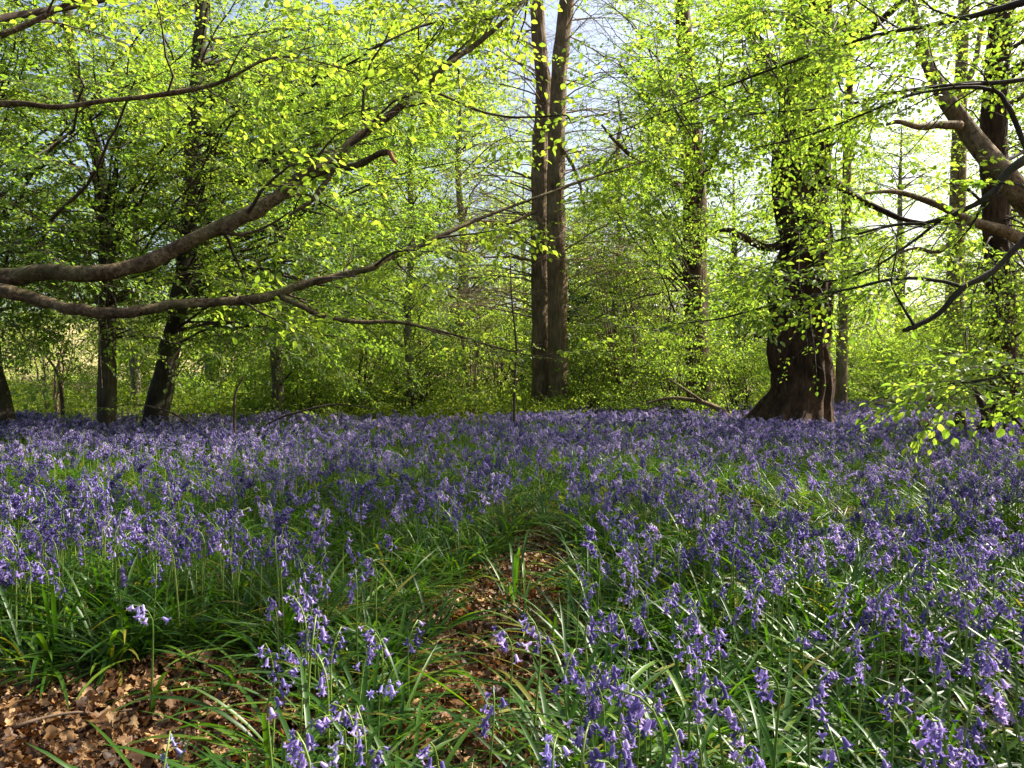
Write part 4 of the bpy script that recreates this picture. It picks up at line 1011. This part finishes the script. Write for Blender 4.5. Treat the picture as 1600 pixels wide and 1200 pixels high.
def litter_scatter():
    dens = lambda x, y: sstep(.6, 1.1, np.hypot(x, y)) * (400 + 4600 * np.maximum(litter_bare(x, y), .8 * sstep(.25, .0, path_d(x, y)))) * np.ones_like(x)
    x, y = scatter(1.2, 5.2, dens, 5000.0, .6)
    n = len(x); sc = rng.uniform(.28, .85, n)
    lay = rng.uniform(0, .03, n) * np.clip(litter_bare(x, y) + .2, 0, 1)
    gn_scatter('leaf_litter', litter_protos, np.stack([x, y, ground_z(x, y) + lay], 1), np.stack([rng.normal(0, .6, n), rng.normal(0, .6, n), rng.uniform(0, 6.28, n)], 1),
               np.stack([sc] * 3, 1), rng.integers(0, 10, n), label='dry brown fallen oak leaves littering the bare ground')
    print('litter', n)
litter_scatter()

# low nettles and brambles on the bank behind
def cover_scatter():
    pr = []
    for k in range(6):
        lm = MB(); tm = MB(); A = []
        for q in range(7):
            a = frng.uniform(0, 6.28); A.append((np.array([math.cos(a), math.sin(a), 0]) * .1 * frng.uniform() + [0, 0, frng.uniform(.02, .3)], np.array([math.cos(a), math.sin(a), frng.uniform(-.2, .7)]), np.array([0, 0, 1.0]) + frng.normal(0, .4, 3), frng.uniform(.7, 1.2)))
        stamp('bushy', A, lm, tm)
        pr.append(lm.mesh('nettle_%d' % k, [M['leaf_cover']], smooth=False))
    def dens(x, y):
        r = 9.0 * sstep(-.8, .6, y - field_far(x)) * sstep(34, 24, y)
        return r * (.7 + .5 * noise2(x, y, 1.1)) * np.ones_like(x)
    x, y = scatter(12, 34, dens, 14.0)
    k = clear(x, y); x, y = x[k], y[k]
    n = len(x); sc = rng.uniform(.8, 1.6, n)
    gn_scatter('low_undergrowth', pr, np.stack([x, y, ground_z(x, y) - .02], 1), np.stack([rng.normal(0, .1, n), rng.normal(0, .1, n), rng.uniform(0, 6.28, n)], 1), np.stack([sc] * 3, 1), rng.integers(0, 6, n), label='low yellow-green nettles and brambles along the bank behind the bluebells')
    print('cover', n)
cover_scatter()

# ---- bluebells: the 300 that show largest as objects, the rest as one carpet
PLANTS = []        # prototype plants with parts
def plant_proto(r, h, nb, bell='bell', blades=2, split=True, nod=1.0):
    root = empty('bluebell', (0, 0, -50))
    P, R, bells = bluebell_spec(r, h, nb, nod)
    mb = MB(); tube(mb, P, R, 6, cap=True)
    for p, q1, az, tilt, sc in bells: tube(mb, np.array([p, (p + q1) / 2 + [0, 0, .002], q1]), [.0009] * 3, 3, cap=False)
    mb.obj('stem', [M['stalk']], root)
    if split:
        for p, q1, az, tilt, sc in bells:
            o = bpy.data.objects.new('bell', BELL_MESH[bell][r.integers(0, 3)]); link(o, root)
            o.matrix_local = bell_matrix(q1, az, tilt, sc)
    else:
        mb = MB()
        for p, q1, az, tilt, sc in bells:
            V, Fq, Ft = BELLS[r.integers(0, 3)]; mtx = np.array(bell_matrix(q1, az, tilt, sc)); mb.add_multi(V @ mtx[:3, :3].T + mtx[:3, 3], [(Fq, 0), (Ft, 0)])
        mb.obj('flower_head', [M[bell]], root)
    for k in range(blades):
        V, Fq = blade_geo(r, r.uniform(.22, .34), r.uniform(.009, .014), r.uniform(.7, 1.9), r.normal(0, .4))
        mb = MB(); mb.add(V, Fq); o = mb.obj('leaf', [M['blade']], root); o.rotation_euler = (0, 0, r.uniform(0, 6.28))
    return root
BELL_MESH = {}
for key in ('bell', 'bell_pale', 'bell_bud'):
    BELL_MESH[key] = []
    for V, Fq, Ft in BELLS:
        mb = MB(); mb.add_multi(V, [(Fq, 0), (Ft, 0)]); BELL_MESH[key].append(mb.mesh('bell', [M[key]], smooth=True))

prng = np.random.default_rng(77)
split_protos = [plant_proto(prng, prng.uniform(.27, .36), int(prng.integers(7, 14))) for _ in range(8)]
head_protos = [plant_proto(prng, prng.uniform(.27, .36), int(prng.integers(7, 14)), split=False) for _ in range(8)]
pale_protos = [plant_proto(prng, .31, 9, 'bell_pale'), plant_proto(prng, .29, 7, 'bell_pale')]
bud_protos = [plant_proto(prng, .30, 6, 'bell_bud', nod=.6), plant_proto(prng, .27, 5, 'bell_bud', nod=.5)]
proto_used = {}
def put_plant(proto, x, y, rz, sc, label, group):
    if proto.name not in proto_used: o = proto; proto_used[proto.name] = True
    else: o = copy_tree(proto)
    o.location = (x, y, float(ground_z(x, y))); o.rotation_euler = (prng.normal(0, .05), prng.normal(0, .05), rz); o.scale = (sc, sc, sc)
    tag(o, label, 'bluebell', group)

# plants that stand out in the photo: head pixel, head height, kind, label
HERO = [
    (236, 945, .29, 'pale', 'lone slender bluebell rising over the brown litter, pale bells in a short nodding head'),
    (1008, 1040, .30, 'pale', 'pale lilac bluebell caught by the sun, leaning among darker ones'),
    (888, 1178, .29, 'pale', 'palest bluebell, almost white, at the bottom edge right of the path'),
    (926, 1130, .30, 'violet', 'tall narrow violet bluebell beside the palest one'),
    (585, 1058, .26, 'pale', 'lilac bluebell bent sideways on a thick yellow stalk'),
    (642, 970, .27, 'violet', 'bluebell on a curved stalk standing before the litter path'),
    (562, 922, .28, 'violet', 'violet bluebell with a compact head left of the litter path'),
    (598, 960, .29, 'violet', 'long loose violet bluebell beside the one with the compact head'),
    (500, 945, .28, 'violet', 'drooping bluebell over the long combed leaves'),
    (148, 1172, .26, 'bud', 'grey-violet budded bluebell over the litter in the lower corner'),
    (236, 1165, .26, 'bud', 'grey-violet budded bluebell below the lone slender one'),
    (535, 1125, .26, 'bud', 'withering bluebell with only a few bells left'),
    (575, 1178, .24, 'violet', 'bluebell head above the pale fallen twig'),
    (692, 1165, .27, 'violet', 'broad-headed bluebell at the bottom edge below the path'),
    (760, 1132, .25, 'violet', 'small bluebell hidden in leaves at the foot of the path'),
    (790, 950, .30, 'violet', 'dark violet bluebell leaning over the right side of the path'),
    (830, 985, .30, 'violet', 'shaded violet bluebell, the fuller of the pair over the path'),
    (1205, 1055, .31, 'violet', 'deep violet bluebell drooping in the sunlit leaves at the bottom'),
    (1480, 1150, .31, 'violet', 'deep blue bluebell with a heavy head in the lower right shade'),
    (1530, 1170, .29, 'violet', 'bluebell hanging just beside the heavy-headed one'),
    (1140, 1075, .31, 'violet', 'violet bluebell with spreading bells left of the drooping one'),
    (1100, 1160, .29, 'violet', 'bluebell bud cluster near the bottom centre-right'),
    (1385, 945, .32, 'violet', 'bright bluebell over the glossy curved leaves'),
    (1130, 935, .33, 'violet', 'tall bluebell heading the dense dark cluster'),
]
for i, (px, py, hz, kind, lab) in enumerate(HERO):
    dd = (CAM_H - hz) * F / (py - HOR); x = (px - 800) / F * dd
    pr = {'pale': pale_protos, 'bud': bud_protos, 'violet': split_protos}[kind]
    put_plant(pr[i % len(pr)], x, dd, prng.uniform(0, 6.28), (hz + .02) / .30, lab, 'bluebells standing out in front')

def bluebells():
    X = []; Y = []
    dm = 300.0
    for a, b, mul in ((.95, 5, 1.0), (5, 10, .95), (10, 24, .8)):
        x, y = scatter(a, b, lambda u, v: flower_density(u, v) * mul, dm); X.append(x); Y.append(y)
    x = np.concatenate(X); y = np.concatenate(Y); k = clear(x, y); x, y = x[k], y[k]
    # size in the picture: near and inside the frame
    px = 800 + x / y * F; pyh = HOR + (CAM_H - .30) / y * F
    inside = (px > 15) & (px < 1585) & (pyh < 1185)
    order = np.argsort(np.where(inside, y, 1e6))
    obj_ix = order[:300 - len(HERO)]
    isobj = np.zeros(len(x), bool); isobj[obj_ix] = True
    print('bluebells', len(x), 'farthest object', y[obj_ix].max())
    for c, i in enumerate(obj_ix):
        pr = (split_protos if c < 130 else head_protos)[int(prng.integers(0, 8))]
        if x[i] > .55 * y[i] * .6 and x[i] > .1: lab, g = 'violet bluebell in the thick drift towards the right edge of the wood floor', 'bluebells of the right-hand drift'
        elif x[i] > .02 * y[i]: lab, g = 'violet bluebell in the thick drift just right of the litter path', 'bluebells just right of the path'
        elif x[i] > -.3 * y[i]: lab, g = 'violet bluebell in the leafy stretch just left of the litter path', 'bluebells just left of the path'
        else: lab, g = 'violet bluebell in the drift behind the bare litter in the corner', 'bluebells behind the bare litter'
        put_plant(pr, x[i], y[i], prng.uniform(0, 6.28), prng.uniform(.85, 1.15), lab, g)
    near = ~isobj & (y < 7); far = ~isobj & (y >= 7)
    xs = np.concatenate([x[near], x[far]]); ys = np.concatenate([y[near], y[far]]); n = len(xs); nn = near.sum()
    idx = np.concatenate([rng.integers(len(far_protos), len(far_protos) + len(flower_protos), nn), rng.integers(0, len(far_protos), far.sum())])
    sc = rng.uniform(.62, 1.2, n)
    # far_protos sort after 'bluebell' names by index below
    gn_scatter('bluebell_carpet', far_protos + flower_protos, np.stack([xs, ys, ground_z(xs, ys)], 1), np.stack([rng.normal(0, .09, n), rng.normal(0, .09, n), rng.uniform(0, 6.28, n)], 1), np.stack([sc] * 3, 1), idx,
               label='carpet of violet bluebells stretching back to the trees')
bluebells()
for p in split_protos + head_protos + pale_protos + bud_protos:
    if p.name not in proto_used:
        for c in list(p.children): bpy.data.objects.remove(c)
        bpy.data.objects.remove(p)

# ------------------------------------------------------------------ camera, sky, sun
AZ, EL = math.radians(66), math.radians(44)
cam = bpy.data.cameras.new('camera'); co = bpy.data.objects.new('camera', cam); link(co)
cam.sensor_width = 36; cam.lens = 36 * F / 1600; cam.clip_end = 2000; cam.clip_start = .02
cam.shift_y = (600 - HOR) / 1600 * -1
co.location = (0, 0, CAM_H); co.rotation_euler = (PI / 2, 0, 0)
scene.camera = co
w = bpy.data.worlds.new('World'); scene.world = w; w.use_nodes = True
nt = w.node_tree
bg = nt.nodes['Background']; sky = nt.nodes.new('ShaderNodeTexSky'); sky.sky_type = 'NISHITA'; sky.sun_disc = False
sky.sun_elevation = EL; sky.sun_rotation = AZ; sky.air_density = 1.0; sky.dust_density = 5.0; sky.ozone_density = .7
nt.links.new(sky.outputs[0], bg.inputs['Color']); bg.inputs['Strength'].default_value = .095
sl = bpy.data.lights.new('sun', 'SUN'); sl.energy = 5.0; sl.angle = math.radians(.5); sl.color = (1, .94, .81)
so = bpy.data.objects.new('sun', sl); link(so)
v = Vector((math.sin(AZ) * math.cos(EL), math.cos(AZ) * math.cos(EL), math.sin(EL)))
so.rotation_euler = (-v).to_track_quat('-Z', 'Y').to_euler(); so.location = v * 60
vs = scene.view_settings; vs.view_transform = 'Standard'; vs.look = 'None'; vs.gamma = 1; vs.exposure = 1.65
cy = scene.cycles
cy.max_bounces = 10; cy.diffuse_bounces = 8; cy.glossy_bounces = 2; cy.transmission_bounces = 8; cy.transparent_max_bounces = 4
cy.caustics_reflective = False; cy.caustics_refractive = False
cy.sample_clamp_indirect = 6; cy.use_denoising = True; cy.use_adaptive_sampling = False
cy.denoising_input_passes = 'RGB_ALBEDO_NORMAL'; cy.denoising_prefilter = 'ACCURATE'
print('objects', len(bpy.data.objects), 'tris', sum(len(m.polygons) for m in bpy.data.meshes))
